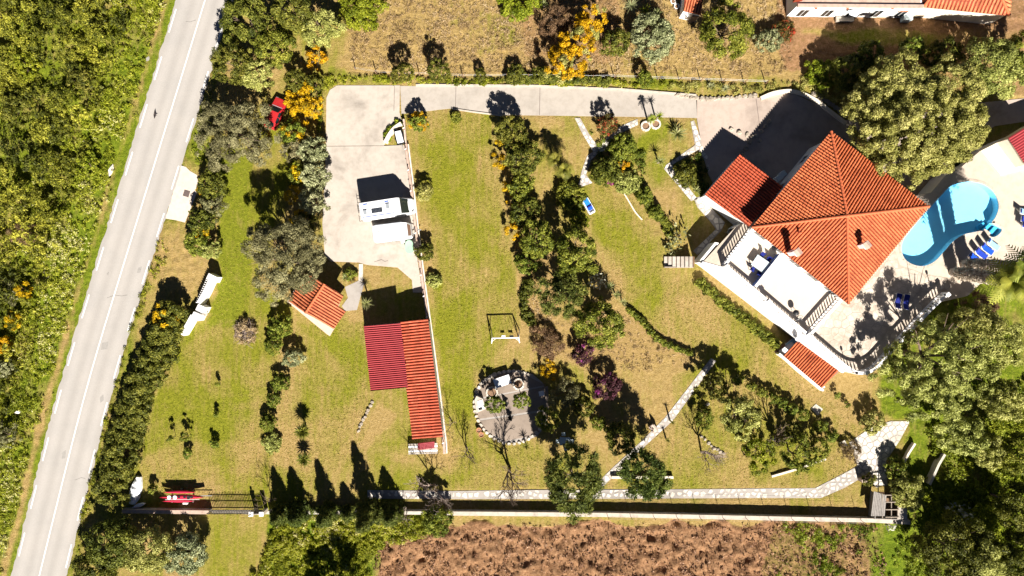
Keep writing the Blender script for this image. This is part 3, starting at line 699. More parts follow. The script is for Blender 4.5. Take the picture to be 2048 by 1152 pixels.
bal_me = MB().lathe((0, 0, 0), [(.085, 0), (.085, .1), (.055, .15), (.105, .4), (.09, .58), (.05, .9), (.065, .99), (.085, 1.02), (.085, 1.08)], 8).mesh('baluster', True); bal_me.materials.append(M['white'])
def balustrade(pts, z, label, posts=(), sp=.42):
    pts = [Vector(p) for p in pts]; root = thing('balustrade', label, 'balustrade', (pts[0].x, pts[0].y, z))
    MB().strip(pts, .24, z, z + .1).build('bottom_rail', 'white', root); MB().strip(pts, .34, z + 1.16, z + 1.28).build('top_rail', 'white', root)
    L = 0; acc = sp / 2
    for a, b_ in zip(pts, pts[1:]):
        d_ = (b_ - a).length
        while acc < d_:
            q = a.lerp(b_, acc / d_); link('baluster', bal_me, None, root, (q.x, q.y, z + .09)); acc += sp
        acc -= d_
    for p in posts:
        q = pts[p]; MB().box((q.x, q.y, z + .68), (.38, .38, 1.36), .7).box((q.x, q.y, z + 1.4), (.46, .46, .08), .7).build('post', 'white', root)
balustrade(PL([(1447, 534), (1490, 570), (1530, 603), (1570, 637), (1608, 669)], TZ), TZ + .05, 'white balustrade along the downhill edge of the balcony', (0, 2, 4))
balustrade(PL([(1444, 530), (1470, 497), (1499, 459)], TZ), TZ + .05, 'short white balustrade at the garage end of the balcony', (2,))
balustrade(PL([(1613, 666), (1645, 630), (1673, 599)], TZ), TZ + .05, 'white balustrade dividing the balcony from the stone patio', ())
balustrade(smooth_path(PL([(1614, 673), (1650, 703), (1683, 731), (1703, 742), (1722, 743), (1742, 733), (1765, 709), (1810, 660), (1845, 623), (1868, 600), (1882, 589)], TZ), 4), TZ, 'long white balustrade curving round the corner of the stone patio', (0, 16, 40))
def lamp(x, y, label):
    q = P(x, y, TZ + 1.42); r = thing('terrace_lamp', label, 'lamp', q)
    MB().lathe(q, [(.09, 0), (.05, .1), (.035, .5), (.03, .62)], 8).build('pole', 'dark_metal', r)
    MB().lathe(q + Vector((0, 0, .62)), [(.06, 0), (.13, .08), (.15, .2), (.12, .3)], 8).build('globe', 'white', r)
    MB().lathe(q + Vector((0, 0, .92)), [(.17, 0), (.06, .09), (.02, .16)], 8).build('cap', 'dark_metal', r)
lamp(1706, 744, 'small lamp on the balustrade post at the rounded patio corner'); lamp(1880, 590, 'small lamp at the pool end of the long balustrade')
# pergola roof below the terrace
pg = [P(1603, 676, 2.75), P(1679, 739, 2.75), P(1643, 776, 2.35), P(1566, 711, 2.35)]
perg = thing('lean_to', 'lean-to with a striped orange tile roof below the terrace wall', 'lean-to', P(1620, 725))
pr = MB().slope(pg, .12).build('roof', 'tile_pan', perg); tile_rows(pg, pg[1] - pg[0], pr, 'tile', .32)
MB().strip([P(1552, 706), P(1566, 716), P(1590, 738), P(1640, 779)], .25, 0, 1.0).build('wall', 'wall_white', perg)
for x, y in ((1570, 712), (1606, 743), (1641, 772)): q = P(x, y, 1.2); MB().box((q.x, q.y, 1.1), (.2, .2, 2.2), .7).build('post', 'wall_white', perg)
tag(MB().prism(PL([(1549, 704), (1590, 668), (1605, 680), (1680, 742), (1640, 776)], .05), 0, .05).build('pavement', 'brown_floor'), kind='structure')
# partition and furniture on the balcony
q1, q2 = P(1560, 508, TZ + 1), P(1509, 572, TZ + 1)
pt = thing('balcony_screen', 'low balcony screen with blue side between table and open floor', 'screen', ((q1.x + q2.x) / 2, (q1.y + q2.y) / 2, TZ))
rz = math.atan2((q2 - q1).y, (q2 - q1).x); mid = (q1 + q2) / 2
MB().box((mid.x, mid.y, TZ + .55), ((q2 - q1).length, .09, 1.0), rz).build('panel', 'awning_edge', pt); MB().box((mid.x + .12, mid.y - .06, TZ + 1.08), ((q2 - q1).length, .34, .06), rz).build('cap', 'white', pt)
q = P(1523, 529, TZ + .75); tb = thing('dining_table', 'rectangular dining table with pale blue top on the balcony', 'table', (q.x, q.y, TZ + .05))
MB().box((q.x, q.y, TZ + .78), (2.1, 1.45, .06), -.60).build('tabletop', 'table_blue', tb)
for sx_, sy_ in ((-1, -1), (1, -1), (1, 1), (-1, 1)):
    e = Matrix.Rotation(-.6, 3, 'Z') @ Vector((sx_ * .9, sy_ * .6, 0)); MB().box((q.x + e.x, q.y + e.y, TZ + .4), (.08, .08, .7), -.6).build('leg', 'dark_metal', tb)
def chair(c, rz, z, label, mat, group=None, back=.45):
    r = thing('chair', label, 'chair', (c.x, c.y, z), group); R = Matrix.Rotation(rz, 3, 'Z'); c = Vector((c.x, c.y, z))
    MB().box(c + Vector((0, 0, .44)), (.48, .48, .05), rz).build('seat', mat, r)
    MB().box(c + R @ Vector((0, .24, .70)), (.48, .05, back), rz).build('backrest', mat, r)
    for sx_ in (-1, 1):
        for sy_ in (-1, 1): MB().box(c + R @ Vector((sx_ * .2, sy_ * .2, .21)), (.04, .04, .42), rz).build('leg', 'dark_metal', r)
for i, (dx, dy, a, lb) in enumerate(((-.5, -1.0, PI - .6, 'navy chair on the screen side of the balcony table, nearer the stairs'), (.45, -1.0, PI - .6, 'navy chair on the screen side of the balcony table, nearer the screen'),
        (-.5, 1.05, -.6, 'navy chair on the house side of the balcony table, nearer the garage'), (.45, 1.05, -.6, 'navy chair on the house side of the balcony table, nearer the roof eave'))):
    e = Matrix.Rotation(-.6, 3, 'Z') @ Vector((dx, dy, 0)); chair(q + e, a, TZ + .05, lb, 'navy')
# telescope-like grill stand and bicycle by the balcony rail
q = P(1586, 625, TZ + .05); r = thing('kettle_grill', 'dark round kettle grill on legs by the balcony rail', 'grill', (q.x, q.y, TZ + .05))
MB().lathe((q.x, q.y, TZ + .65), [(.12, 0), (.32, .12), (.36, .28), (.30, .45), (.1, .55)], 12).build('bowl', 'dark_metal', r, True)
for k in range(3): MB().tube([(q.x + .14 * math.cos(k * 2.1), q.y + .14 * math.sin(k * 2.1), TZ + .7), (q.x + .34 * math.cos(k * 2.1), q.y + .34 * math.sin(k * 2.1), TZ + .05)], .02).build('leg', 'steel', r)
def wheel_ring(c, r, ax, th=.025, n=16):
    m_ = MB(); ax = Vector(ax).normalized(); a = ax.cross(Vector((0, 0, 1))).normalized(); b_ = ax.cross(a)
    return m_.tube([Vector(c) + (a * math.cos(k * 2 * PI / n) + b_ * math.sin(k * 2 * PI / n)) * r for k in range(n + 1)], th, 5, False)
q = P(1590, 640, TZ + .05); d_ = Vector((.78, .62, 0)); ax = Vector((-.62, .78, .35))
r = thing('bicycle', 'bicycle leaning inside the balcony rail beside the grill', 'bicycle', q); z0 = Vector((0, 0, .36))
for s_ in (-.52, .52): wheel_ring(q + z0 + d_ * s_, .34, ax).build('wheel', 'tyre', r)
MB().tube([q + z0 - d_ * .52, q + z0 + Vector((0, 0, .35)) - d_ * .15, q + z0 + Vector((0, 0, .4)) + d_ * .35, q + z0 + d_ * .52], .025).tube([q + z0 - d_ * .52, q + z0 * .9, q + z0 + Vector((0, 0, .4)) + d_ * .35], .025).build('frame', 'steel', r)
MB().box(q + z0 + Vector((0, 0, .48)) - d_ * .17, (.26, .12, .06), .67).build('saddle', 'black', r); MB().tube([q + z0 + Vector((-.2, .25, .55)) + d_ * .38, q + z0 + Vector((.2, -.25, .55)) + d_ * .38], .02).build('handlebar', 'steel', r)
# loungers
def lounger(x, y, rz, z, label, mat, group, pillow=True, pz=None, back=.45):
    q = P(x, y, z); r = thing('sun_lounger', label, 'sun lounger', q, group); R = Matrix.Rotation(rz, 3, 'Z')
    def w(a, b_, c): return q + R @ Vector((a, b_, c))
    m_ = MB()
    for s_ in (-1, 1): m_.tube([w(s_ * .34, -.95, .3), w(s_ * .34, .25, .3), w(s_ * .34, .92, .3 + back)], .028, 6)
    m_.tube([w(-.34, -.95, .3), w(.34, -.95, .3)], .028, 6); m_.tube([w(-.34, .92, .3 + back), w(.34, .92, .3 + back)], .028, 6); m_.build('frame', 'white', r)
    for a in (-.75, .35):
        for s_ in (-1, 1): MB().tube([w(s_ * .34, a, .3), w(s_ * .4, a - .08, 0)], .025, 6).build('leg', 'white', r)
    MB().slope([w(-.31, -.92, .38), w(.31, -.92, .38), w(.31, .25, .38), w(-.31, .25, .38)], .06).build('seat_cushion', mat, r)
    MB().slope([w(-.31, .26, .385), w(.31, .26, .385), w(.31, .88, .38 + back), w(-.31, .88, .38 + back)], .06).build('back_cushion', mat, r)
    if pillow: MB().slope([w(-.22, .6, .46 + back * .5), w(.22, .6, .46 + back * .5), w(.22, .86, .46 + back), w(-.22, .86, .46 + back)], .07).build('pillow', pillow if isinstance(pillow, str) else 'navy', r)
G = 'sun loungers round the pool'
lounger(1793, 602, PI - .25, TZ, 'navy sun lounger on the shaded patio, the one nearer the villa', 'navy', G); lounger(1809, 604, PI - .22, TZ, 'navy sun lounger on the shaded patio, the one nearer the balustrade', 'navy', G)
for i, (x, y, mt, lb) in enumerate(((1944, 516, 'blue_mid', 'blue sun lounger farthest from the pool steps in the row of four'), (1957, 507, 'lounger_blue', 'second sun lounger from the shaded end in the row of four'), (1969, 498, 'blue_mid', 'third sun lounger in the row of four, next to the pale one'), (1981, 489, 'pale_blue', 'pale blue sun lounger at the end of the row near the pool steps'))):
    lounger(x, y, .95, TZ, lb, mt, G, 'navy')
for i, (x, y, rz_, mt, lb) in enumerate(((2046, 424, 1.5, 'pale_blue', 'pale blue sun lounger uppermost at the right edge of the terrace'), (2048, 440, 1.45, 'lounger_blue', 'blue sun lounger in the middle of the three at the terrace edge'), (2050, 452, 1.4, 'lounger_blue', 'blue sun lounger lowest of the three at the terrace edge'))):
    lounger(x, y, rz_, TZ, lb, mt, G, 'navy')
for i, (x, y, lb) in enumerate(((1584, 683, 'white lounger under the lean-to roof next to the terrace wall'), (1571, 697, 'white lounger under the lean-to roof nearer the lawn'))): lounger(x, y, -.9, .05, lb, 'plastic_white' if i else 'pale_blue', 'loungers below the terrace', False)
# pool house at the right edge
ph = [P(2016, 276, 5.4), P(2075, 240, 5.4), P(2112, 296, 5.0), P(2053, 334, 5.0)]
r = thing('pool_house', 'small pool house with red ribbed sheet roof at the picture edge', 'pool house', P(2065, 290, TZ))
pc = sum(ph, Vector()) / 4; MB().prism([(p.x, p.y) for p in [pc + (c - pc) * .9 for c in ph]], TZ, 5.0).build('wall', 'cream', r)
def sheet(poly, eave_dir, pitch, amp, parent, mat, name):
    """one corrugated sheet over a four-cornered plane: corners a,b along the eave, c,d opposite"""
    a, b_, c, d_ = [Vector(p) for p in poly]; N = max(4, int((b_ - a).length / pitch * 2)); v = []; f = []
    n = (b_ - a).cross(d_ - a).normalized(); n = -n if n.z < 0 else n
    for i in range(N + 1):
        t_ = i / N; o = n * (amp if i % 2 else -amp); v += [a.lerp(b_, t_) + o, d_.lerp(c, t_) + o]
    for i in range(N): f.append((2 * i, 2 * i + 2, 2 * i + 3, 2 * i + 1))
    return MB().add(v, f).build(name, mat, parent)
sheet([ph[0], ph[3], ph[2], ph[1]], None, .3, .04, r, 'sheet_pink', 'roof')
tag(MB().prism(PL([(1960, 302), (2010, 277), (2052, 338), (2000, 352)], TZ), TZ + .001, TZ + .13).build('raised_deck', 'cream'), 'raised cream platform between the pool and the pool house', 'platform')

# ------------------------------------------------------------------ shed with two roofs
sh = thing('shed', 'long shed with an orange tiled roof and a pink ribbed roof beside the lawn', 'shed', P(815, 760))
sr = [P(798, 643, 2.7), P(856, 637, 3.3), P(886, 874, 3.3), P(825, 878, 2.7)]
ro = MB().slope(sr, .1).build('tiled_roof', 'tile_pan', sh); tile_rows(sr, sr[3] - sr[0], ro, 'tile_shed', .36, 1.1)
sc_ = sum(sr, Vector()) / 4; ins = [sc_ + (c - sc_) * .94 for c in sr]
MB().prism([(p.x, p.y) for p in ins], 0, [p.z - .2 for p in ins]).build('wall', 'render_grey', sh)
sp_ = [P(727, 651, 3.3), P(801, 645, 3.75), P(816, 775, 3.75), P(741, 782, 3.3)]
sheet([sp_[0], sp_[3], sp_[2], sp_[1]], None, .25, .06, sh, 'sheet_pink', 'ribbed_roof')
for k in range(1, 3): a, b_ = sp_[0].lerp(sp_[3], k / 3), sp_[1].lerp(sp_[2], k / 3); MB().strip([a, b_], .06, 3.0, 3.3).build('roof_beam', 'wood', sh)
for c in (sp_[0].lerp(sp_[2], .05), sp_[3].lerp(sp_[1], .05), sp_[0].lerp(sp_[3], .5)): MB().box((c.x, c.y, 1.62), (.14, .14, 3.24)).build('post', 'wood', sh)
tr_ = thing('storage_bench', 'low grey bench of boards carrying a stack of red tiles below the shed', 'bench', P(846, 897))
for k in range(5): a = P(817, 888 + k * 4.4, .7); b_ = P(875, 886 + k * 4.4, .7); MB().slope([a, b_, b_ + Vector((0, -.22, 0)), a + Vector((0, -.22, 0))], .05).build('board', 'tarp' if k % 2 else 'concrete_part', tr_)
for x, y in ((820, 890), (872, 888), (820, 904), (872, 903)): q = P(x, y, .3); MB().box((q.x, q.y, .32), (.1, .1, .64)).build('leg', 'wood_grey', tr_)
ts = thing('tile_stack', 'stack of spare red roof tiles lying on the board bench', 'tiles', P(853, 892, .72))
for k in range(5): a = P(836, 888 + k * 2.6, .8); b_ = P(869, 884 + k * 2.6, .8); MB().tube([a, b_], .1, 8).build('tile', 'sheet_dark', ts)

# ------------------------------------------------------------------ small tiled house under the grey tree
sm_ = thing('garden_house', 'small garden house with a two sided orange tile roof by the grey tree', 'house', P(635, 615))
rz0, rz1 = 3.4, 2.5
ra, rb = P(649, 568, rz0), P(611, 626, rz0)
e3 = P(668, 657, rz1); pn = (rb - ra).cross(e3 - ra).normalized()
def on_plane(x, y):
    z = rz1
    for _ in range(30): q_ = P(x, y, z); z += -(q_ - ra).dot(pn) / pn.z * .9
    return P(x, y, z)
e1, e2, e2a = on_plane(687, 591), on_plane(692, 622), on_plane(676, 612)
mr = ra.lerp(rb, .42)
ro = MB().slope([ra, e1, e2a, mr], .12).build('roof', 'tile_pan', sm_); MB().slope([mr, e2a, e2, e3, rb], .12).build('roof_extension', 'tile_pan', sm_)
MB().slope([ra, rb, P(578, 603, rz1), P(613, 546, rz1)], .12).build('roof_back', 'tile_pan', sm_)
tile_rows([ra, e1, e2a, mr], rb - ra, ro, 'tile_pale', .36, 1.2); tile_rows([mr, e2a, e2, e3, rb], rb - ra, ro, 'tile_pale', .36, 1.2)
tile_rows([ra, rb, P(578, 603, rz1), P(613, 546, rz1)], rb - ra, ro, 'tile_pale', .36, 1.2); ridge_row(ra + up, rb + up, ro, 'ridge', .15)
hw = [P(617, 553, 0), P(650, 574, 0), P(684, 596, 0), P(664, 650, 0), P(610, 618, 0), P(586, 602, 0)]
MB().prism(hw, 0, 2.3).build('wall', 'pink_wall', sm_)
MB().prism(PL([(583, 610), (592, 604), (668, 655), (672, 652), (660, 672), (654, 668)]), 0, .12).build('plinth', 'pink_wall', sm_)
MB().box(P(640, 632, 1) , (.9, .12, 2.0), -.55).build('door', 'wood', sm_)

# ------------------------------------------------------------------ walls and fences
def fence_posts(root, pts, z, sp, h, mat, r=.045, lean=0, cap=None):
    pts = [Vector(p) for p in pts]; acc = sp * .5; rg = random.Random(int(h * 100 + sp * 7)); tops = []
    for a, b_ in zip(pts, pts[1:]):
        d_ = (b_ - a).length
        while acc < d_:
            q = a.lerp(b_, acc / d_); t_ = q + Vector((rg.uniform(-lean, lean), rg.uniform(-lean, lean), z + h)); MB().tube([(q.x, q.y, z), t_], r, 6).build('post', mat, root); tops.append(t_)
            if cap: MB().box(t_ + Vector((0, 0, .02)), (.22, .12, .05), .6).build('post_cap', cap, root)
            acc += sp
        acc -= d_
    return tops
w1 = thing('boundary_wall', 'long low cream boundary wall with wire fence posts above the ploughed field', 'wall', P(1300, 1026))
pl = PL([(880, 1022), (1000, 1023), (1210, 1025), (1500, 1031), (1735, 1036), (1812, 1040)])
MB().strip(pl, .42, -.1, .85).build('wall', 'render_grey', w1); MB().strip(pl, .5, .85, .93).build('coping', 'coping', w1)
tops = fence_posts(w1, PL([(1190, 1026), (1500, 1031), (1740, 1036)]), .9, 2.85, 1.35, 'rust', .03)
for dz in (.1, .55, 1.0): MB().tube([t_ - Vector((0, 0, dz)) for t_ in tops], .008, 4).build('wire', 'steel', w1)
w2 = thing('entrance_wall', 'low cream wall with dark top between the road hedge and the iron gate', 'wall', P(340, 1018))
pl = PL([(252, 1018), (340, 1019), (424, 1020)]); MB().strip(pl, .4, -.1, .85).build('wall', 'render_grey', w2); MB().strip(pl, .46, .85, .92).build('coping', 'cap_pink', w2)
w3 = thing('hedge_wall', 'low wall half hidden by weeds between the small gate and the pine shadows', 'wall', P(700, 1022))
pl = PL([(540, 1021), (700, 1021), (880, 1022)]); MB().strip(pl, .4, -.1, .8).build('wall', 'render_grey', w3)
def gate(x0, x1, y, label, n, h):
    a, b_ = P(x0, y), P(x1, y); r = thing('iron_gate', label, 'gate', (a + b_) / 2)
    for k in range(n + 1):
        q = a.lerp(b_, k / n); hh = h + (.12 if k % 2 else 0); MB().tube([(q.x, q.y, .1), (q.x, q.y, hh), (q.x, q.y, hh + .14)], [.045, .045, .004], 5).build('picket', 'dark_metal', r)
    for z in (.2, h * .55, h - .12): MB().box(((a.x + b_.x) / 2, a.y, z), ((b_ - a).length, .05, .07)).build('rail', 'dark_metal', r)
gate(425, 509, 1019, 'wide black iron gate with pickets at the end of the entrance wall', 26, 1.65); gate(517, 527, 1019, 'narrow black iron gate between two pillars', 6, 1.5)
for x, lb in ((513, 'square gate pillar between the wide and the narrow iron gate'), (533, 'square gate pillar on the weed side of the narrow gate')):
    q = P(x, 1019); r = thing('gate_pillar', lb, 'pillar', q); MB().box(q + Vector((0, 0, .85)), (.42, .42, 1.7)).build('shaft', 'cream', r); MB().box(q + Vector((0, 0, 1.75)), (.54, .54, .1)).build('cap', 'white', r)
    if x == 513: MB().lathe(q + Vector((0, 0, 1.8)), [(.04, 0), (.04, .25), (.14, .32), (.15, .5), (.03, .62)], 8).build('lamp', 'white', r)
tag(MB().prism(PL([(424, 1021), (540, 1021), (536, 1028), (505, 1030), (470, 1026), (424, 1026)]), 0, .035).build('gate_pavement', 'concrete'), kind='structure')
w4 = thing('lawn_wall', 'long low pinkish wall with posts between the parking and the lawn', 'wall', P(845, 560))
pl = PL([(809, 241), (813, 290), (822, 360), (831, 440), (838, 500), (848, 575), (857, 640), (868, 720), (880, 810), (889, 885), (890, 905)])
MB().strip(pl, .22, -.1, .75).build('wall', 'pink_wall', w4); MB().strip(pl[1:], .3, .75, .80).build('coping', 'cap_pink', w4)
MB().strip([p + Vector((.28, 0, 0)) for p in pl[1:]], .16, -.1, .5).build('footing', 'cream', w4)
fence_posts(w4, pl, .7, 2.6, .75, 'rust', .05, 0, 'white')
fw = thing('wire_fence', 'row of weathered posts and wire along the dry field above the driveway', 'fence', P(1000, 150))
tops = fence_posts(fw, PL([(690, 135), (750, 148), (905, 155), (1250, 157), (1540, 168)]), 0, 2.7, 1.35, 'wood', .06, .08)
for dz in (.1, .6): MB().tube([t_ - Vector((0, 0, dz)) for t_ in tops], .01, 4).build('wire', 'steel', fw)
# curved planter wall by the parking
cw = MB().strip(smooth_path(PL([(772, 287), (780, 272), (790, 259), (804, 249)])), .5, 0, .55).build('planter_wall', 'cream'); tag(cw, 'short curved cream wall beside the grassy wedge of the parking', 'wall')
# white front wall with planters by the road
ww = thing('front_wall', 'white garden wall with railings and a niche facing the road', 'wall', P(400, 610))
pl = PL([(434, 555), (420, 585), (408, 606)]); MB().strip(pl, .5, 0, 1.5).build('wall', 'white', ww)
MB().box(P(429, 556, .8), (1.1, .75, 1.7), -.45).build('pillar', 'white', ww); MB().strip(PL([(396, 630), (385, 650), (374, 668)]), .55, 0, 1.4).build('wall', 'white', ww)
MB().box(P(407, 617, .8), (1.0, .8, 1.6), -.45).build('pillar', 'white', ww); MB().box(P(398, 632, .8), (1.0, .8, 1.6), -.45).build('pillar', 'white', ww)
for k in range(12):
    q = P(427 - k * 1.75, 561 + k * 4.0, .6); MB().box((q.x - .42, q.y, .75), (.5, .09, 1.1), -.15).build('railing_slat', 'white', ww)
MB().lathe(P(411, 626, .3), [(.2, 0), (.42, .25), (.5, .5), (.42, .52), (.1, .35)], 10).build('stone_urn', 'stone', ww)
# low stone terrace walls in the garden, each stone its own piece
rock_mes = []
for k in range(6):
    rg = random.Random(k + 40); m_ = MB(); nn = 7; rim = [(math.cos(i * 2 * PI / nn) * rg.uniform(.75, 1.1), math.sin(i * 2 * PI / nn) * rg.uniform(.7, 1.0)) for i in range(nn)]
    m_.add([(x, y, -.25) for x, y in rim] + [(x * 1.02, y * 1.02, .35) for x, y in rim] + [(x * .62, y * .62, rg.uniform(.7, .95)) for x, y in rim], [tuple(range(2 * nn, 3 * nn))] + [(j * nn + i, j * nn + (i + 1) % nn, (j + 1) * nn + (i + 1) % nn, (j + 1) * nn + i) for j in range(2) for i in range(nn)])
    me = m_.mesh('stone'); rock_mes.append(me)
def stone_row(pts, label, sp=.5, r=.26, mat='rock', z=0, name='stone_edging', cat='edging'):
    pts = [Vector(p) for p in pts]; root = thing(name, label, cat, pts[0]); acc = sp / 2; rg = random.Random(int(abs(pts[0].x * 91))); k = 0
    for a, b_ in zip(pts, pts[1:]):
        d_ = (b_ - a).length
        while acc < d_:
            q = a.lerp(b_, acc / d_); o = link('stone', rock_mes[rg.randrange(6)], None, root, (q.x + rg.uniform(-.08, .08), q.y + rg.uniform(-.08, .08), z))
            if not o.data.materials: o.data.materials.append(M[mat])
            o.scale = (r * rg.uniform(.8, 1.3), r * rg.uniform(.8, 1.2), r * rg.uniform(.6, 1.1)); o.rotation_euler = (0, 0, rg.uniform(0, 6.3)); acc += sp * rg.uniform(.8, 1.2)
        acc -= d_
stone_row(PL([(1255, 620), (1290, 650), (1320, 685), (1360, 700), (1385, 712)]), 'line of edging stones along the lower side of the curved lawn', .85, .17)
stone_row(PL([(1400, 870), (1425, 895), (1455, 910)]), 'short row of edging stones among the bare shrubs')
stone_row(PL([(715, 865), (722, 848), (735, 825), (745, 800)]), 'edging stones bending across the lawn left of the shed')
stone_row(PL([(1350, 190), (1380, 195), (1420, 197), (1460, 196), (1500, 192), (1515, 187)]), 'row of rough white stones above the forecourt', .55, .34)
stone_row(PL([(1625, 185), (1650, 200), (1675, 218), (1690, 232)]), 'rough stones on the bank under the olive green tree', .5, .38)
stone_row(PL([(1452, 256), (1470, 262), (1490, 268), (1508, 276), (1525, 286)][::-1]), 'separate pale stones set across the shaded forecourt', .9, .34, 'stone_white')
stone_row(PL([(1478, 312), (1488, 300), (1500, 283), (1516, 268), (1535, 248), (1545, 238)]), 'diagonal line of pale stepping stones on the shaded forecourt', .95, .36, 'stone_white')
lw = MB().strip(PL([(1542, 952), (1580, 941), (1620, 928), (1650, 917)]), .25, -.1, .3).build('garden_kerb', 'cream'); tag(lw, 'thin cream kerb under the tree group above the long path', 'kerb')
lw = MB().strip(smooth_path(PL([(1246, 384), (1258, 404), (1270, 424), (1284, 440)])), .14, -.1, .18).build('garden_kerb', 'cream'); tag(lw, 'thin cream kerb along the upper side of the curved lawn', 'kerb')
lw = MB().strip(PL([(1222, 953), (1260, 953), (1345, 953)]), .3, -.1, .5).build('garden_kerb', 'cream'); tag(lw, 'low white wall passing under the smaller pine', 'kerb')
MB().strip(PL([(1790, 950), (1812, 905), (1825, 885)]), .25, -.1, .6).build('bank_wall', 'cream')
tag(bpy.data.objects['bank_wall'], 'slanting narrow cream wall beside the stone plaza', 'wall')
lw = MB().strip(PL([(1850, 965), (1868, 925), (1880, 905)]), .3, -.1, 1.0).build('bank_wall', 'render_grey'); tag(lw, 'grey slanting wall behind the small lawn near the wooden hut', 'wall')
# timber steps
st = thing('garden_steps', 'flight of seven pale steps with shade-darkened timber risers between lawn and terrace garden', 'steps', P(1357, 523))
for k in range(7):
    x = 1386 - k * 8.4; z = 1.3 - k * .18
    a = P(x, 513 + k * .5, z); MB().box((a.x - .2, P(x, 524, z).y, z / 2), (.5, 1.35, z)).build('step', 'concrete_part', st); MB().box((a.x + .07, P(x, 524, z).y, z + .04), (.15, 1.32, .16)).build('riser_shade', 'wood', st)  # risers darkened and widened to paint in the shade between treads
MB().box(P(1357, 534.5, .35), (3.6, .14, .5)).build('side_board', 'plank', st)
tag(MB().prism(PL([(1622, 817), (1632, 808), (1646, 818), (1636, 831)], .05), 0, .06).build('slab_cover', 'render_grey'), 'flat square grey slab lying in the dry lawn', 'slab')
tag(MB().box(P(1687, 888, .25), (.62, .62, .5), .5).box(P(1687, 888, .53), (.7, .7, .06), .5).build('stone_post', 'stone'), 'pale square block beside the stone plaza entrance', 'block')
tag(MB().strip(smooth_path(PL([(1715, 958), (1728, 955), (1738, 948)])), .35, 0, 1.1).build('gate_post_wall', 'pink_wall'), 'short rounded wall at the bend of the long path', 'wall')
tag(MB().box(P(373, 387, .03), (.75, .8, .03), -.3).box(P(373, 387, .05), (.6, .64, .02), -.3).build('manhole_cover', 'sign'), 'square rusty manhole cover in the pale roadside layby', 'manhole cover')
# wooden hut at the end of the long path
hu = thing('wooden_hut', 'weathered wooden hut with an open slatted roof near the field corner', 'hut', P(1778, 1008))
for k in range(8):
    a, b_ = P(1748 + k * 3.1, 983 + k * 1.0, 1.6 + k * .05), P(1742 + k * 3.4, 1032, 1.6 + k * .05); MB().slope([a, b_, b_ + Vector((.2, 0, .02)), a + Vector((.2, 0, .02))], .04).build('roof_board', 'wood_grey', hu)
MB().prism(PL([(1795, 1000), (1814, 1000), (1814, 1038), (1794, 1038)], 1.8), 1.75, 1.85).build('flat_roof', 'concrete_part', hu)
for y in (990, 1004, 1019, 1034): MB().box((P(1784, y, 1.9).x, P(1784, y, 1.9).y, 1.95), (1.7, .1, .1)).build('rafter', 'plank', hu)
for x in (1765, 1783, 1796): MB().box((P(x, 1012, 1.9).x, P(x, 1012, 1.9).y, 1.85), (.1, 3.0, .1)).build('purlin', 'plank', hu)
MB().strip(PL([(1748, 985), (1744, 1034), (1812, 1036)], .8), .1, 0, 1.5).build('wall', 'wood_grey', hu); MB().prism(PL([(1748, 985), (1810, 985), (1810, 1035), (1746, 1034)]), 0, .08).build('floor', 'wood', hu)
# ------------------------------------------------------------------ neighbours at the top edge
nb = thing('long_house', 'long white flat roofed house at the top edge', 'house', P(1720, 0))
pa = [P(1594, 12, 3.2), P(1845, 14, 3.2), P(1850, -120, 3.2), P(1590, -120, 3.2)]
MB().prism(pa, 0, 3.2).build('wall', 'wall_white', nb); MB().strip([pa[0], pa[1]], .35, 3.2, 3.5).build('parapet', 'cap_pink', nb)
MB().prism([pa[0] + Vector((.3, .4, 0)), pa[1] + Vector((-.3, .4, 0)), pa[2], pa[3]], 3.2, 3.24).build('roof_floor', 'cap_pink', nb)
MB().prism([P(1590, 0, 3.9), P(1608, -2, 3.9), P(1608, -40, 3.9), P(1590, -40, 3.9)], 3.2, 3.9).build('roof_corner', 'tile_pan', nb)
for x in (1632, 1695, 1785): q = P(x, 15, 2.9); MB().box((q.x, q.y - .05, 2.95), (.22, .3, .22)).build('spout', 'ridge', nb)
for x in (1763,): q = P(x, 20, 1.9); MB().box((q.x, q.y, 1.9), (.2, .1, .2)).build('wall_light', 'dark_metal', nb)
q = P(1808, 21, 1.9); MB().box((q.x, q.y - .1, 2.0), (1.5, .12, .25)).build('sign_board', 'ridge', nb)
q = P(1712, 24, 2.2); MB().add([P(1695, 22, 2.6), P(1733, 13, 2.9), P(1712, 34, 2.2), P(1700, 30, 2.2)], [(0, 1, 2, 3)]).build('awning', 'awning', nb)
for x, lb in ((1690, 0), (1812, 1)): q = P(x, 38, .4); MB().box((q.x, q.y, .5 if lb else .3), (1.1 if lb else 2.2, .6, .9 if lb else .3)).build('terrace_box', 'table_blue' if lb else 'concrete_part', nb)
facade(P(1605, 14, 0) * Vector((.962, .962, 0)) if False else Vector((pa[0].x, pa[0].y, 0)), Vector((pa[1].x, pa[1].y, 0)), 5, .2, 2.2, 1.1, 'window', nb)
n2_ = thing('hipped_house', 'cream house with orange hipped tile roof at the top right', 'house', P(1930, 0))
h1, h2 = P(1846, 14, 3.2), P(2018, 31, 3.2); h3, h4 = P(2030, -130, 3.2), P(1856, -147, 3.2); k1, k2 = P(1872, -20, 4.6), P(1995, -20, 4.6)
ro = MB(); ro.slope([h1, h2, k2, k1], .12); ro.slope([h2, h3, k2], .12); ro.slope([h4, h1, k1], .12); ro.slope([h3, h4, k1, k2], .12); ro = ro.build('roof', 'tile_pan', n2_)
tile_rows([h1, h2, k2, k1], h2 - h1, ro, 'tile_pale', .46, 1.0); tile_rows([h2, h3, k2], h3 - h2, ro, 'tile_pale', .46, 1.0); tile_rows([h4, h1, k1], h1 - h4, ro, 'tile_pale', .46, 1.0); ridge_row(h2 + up, k2 + up, ro); ridge_row(h1 + up, k1 + up, ro)
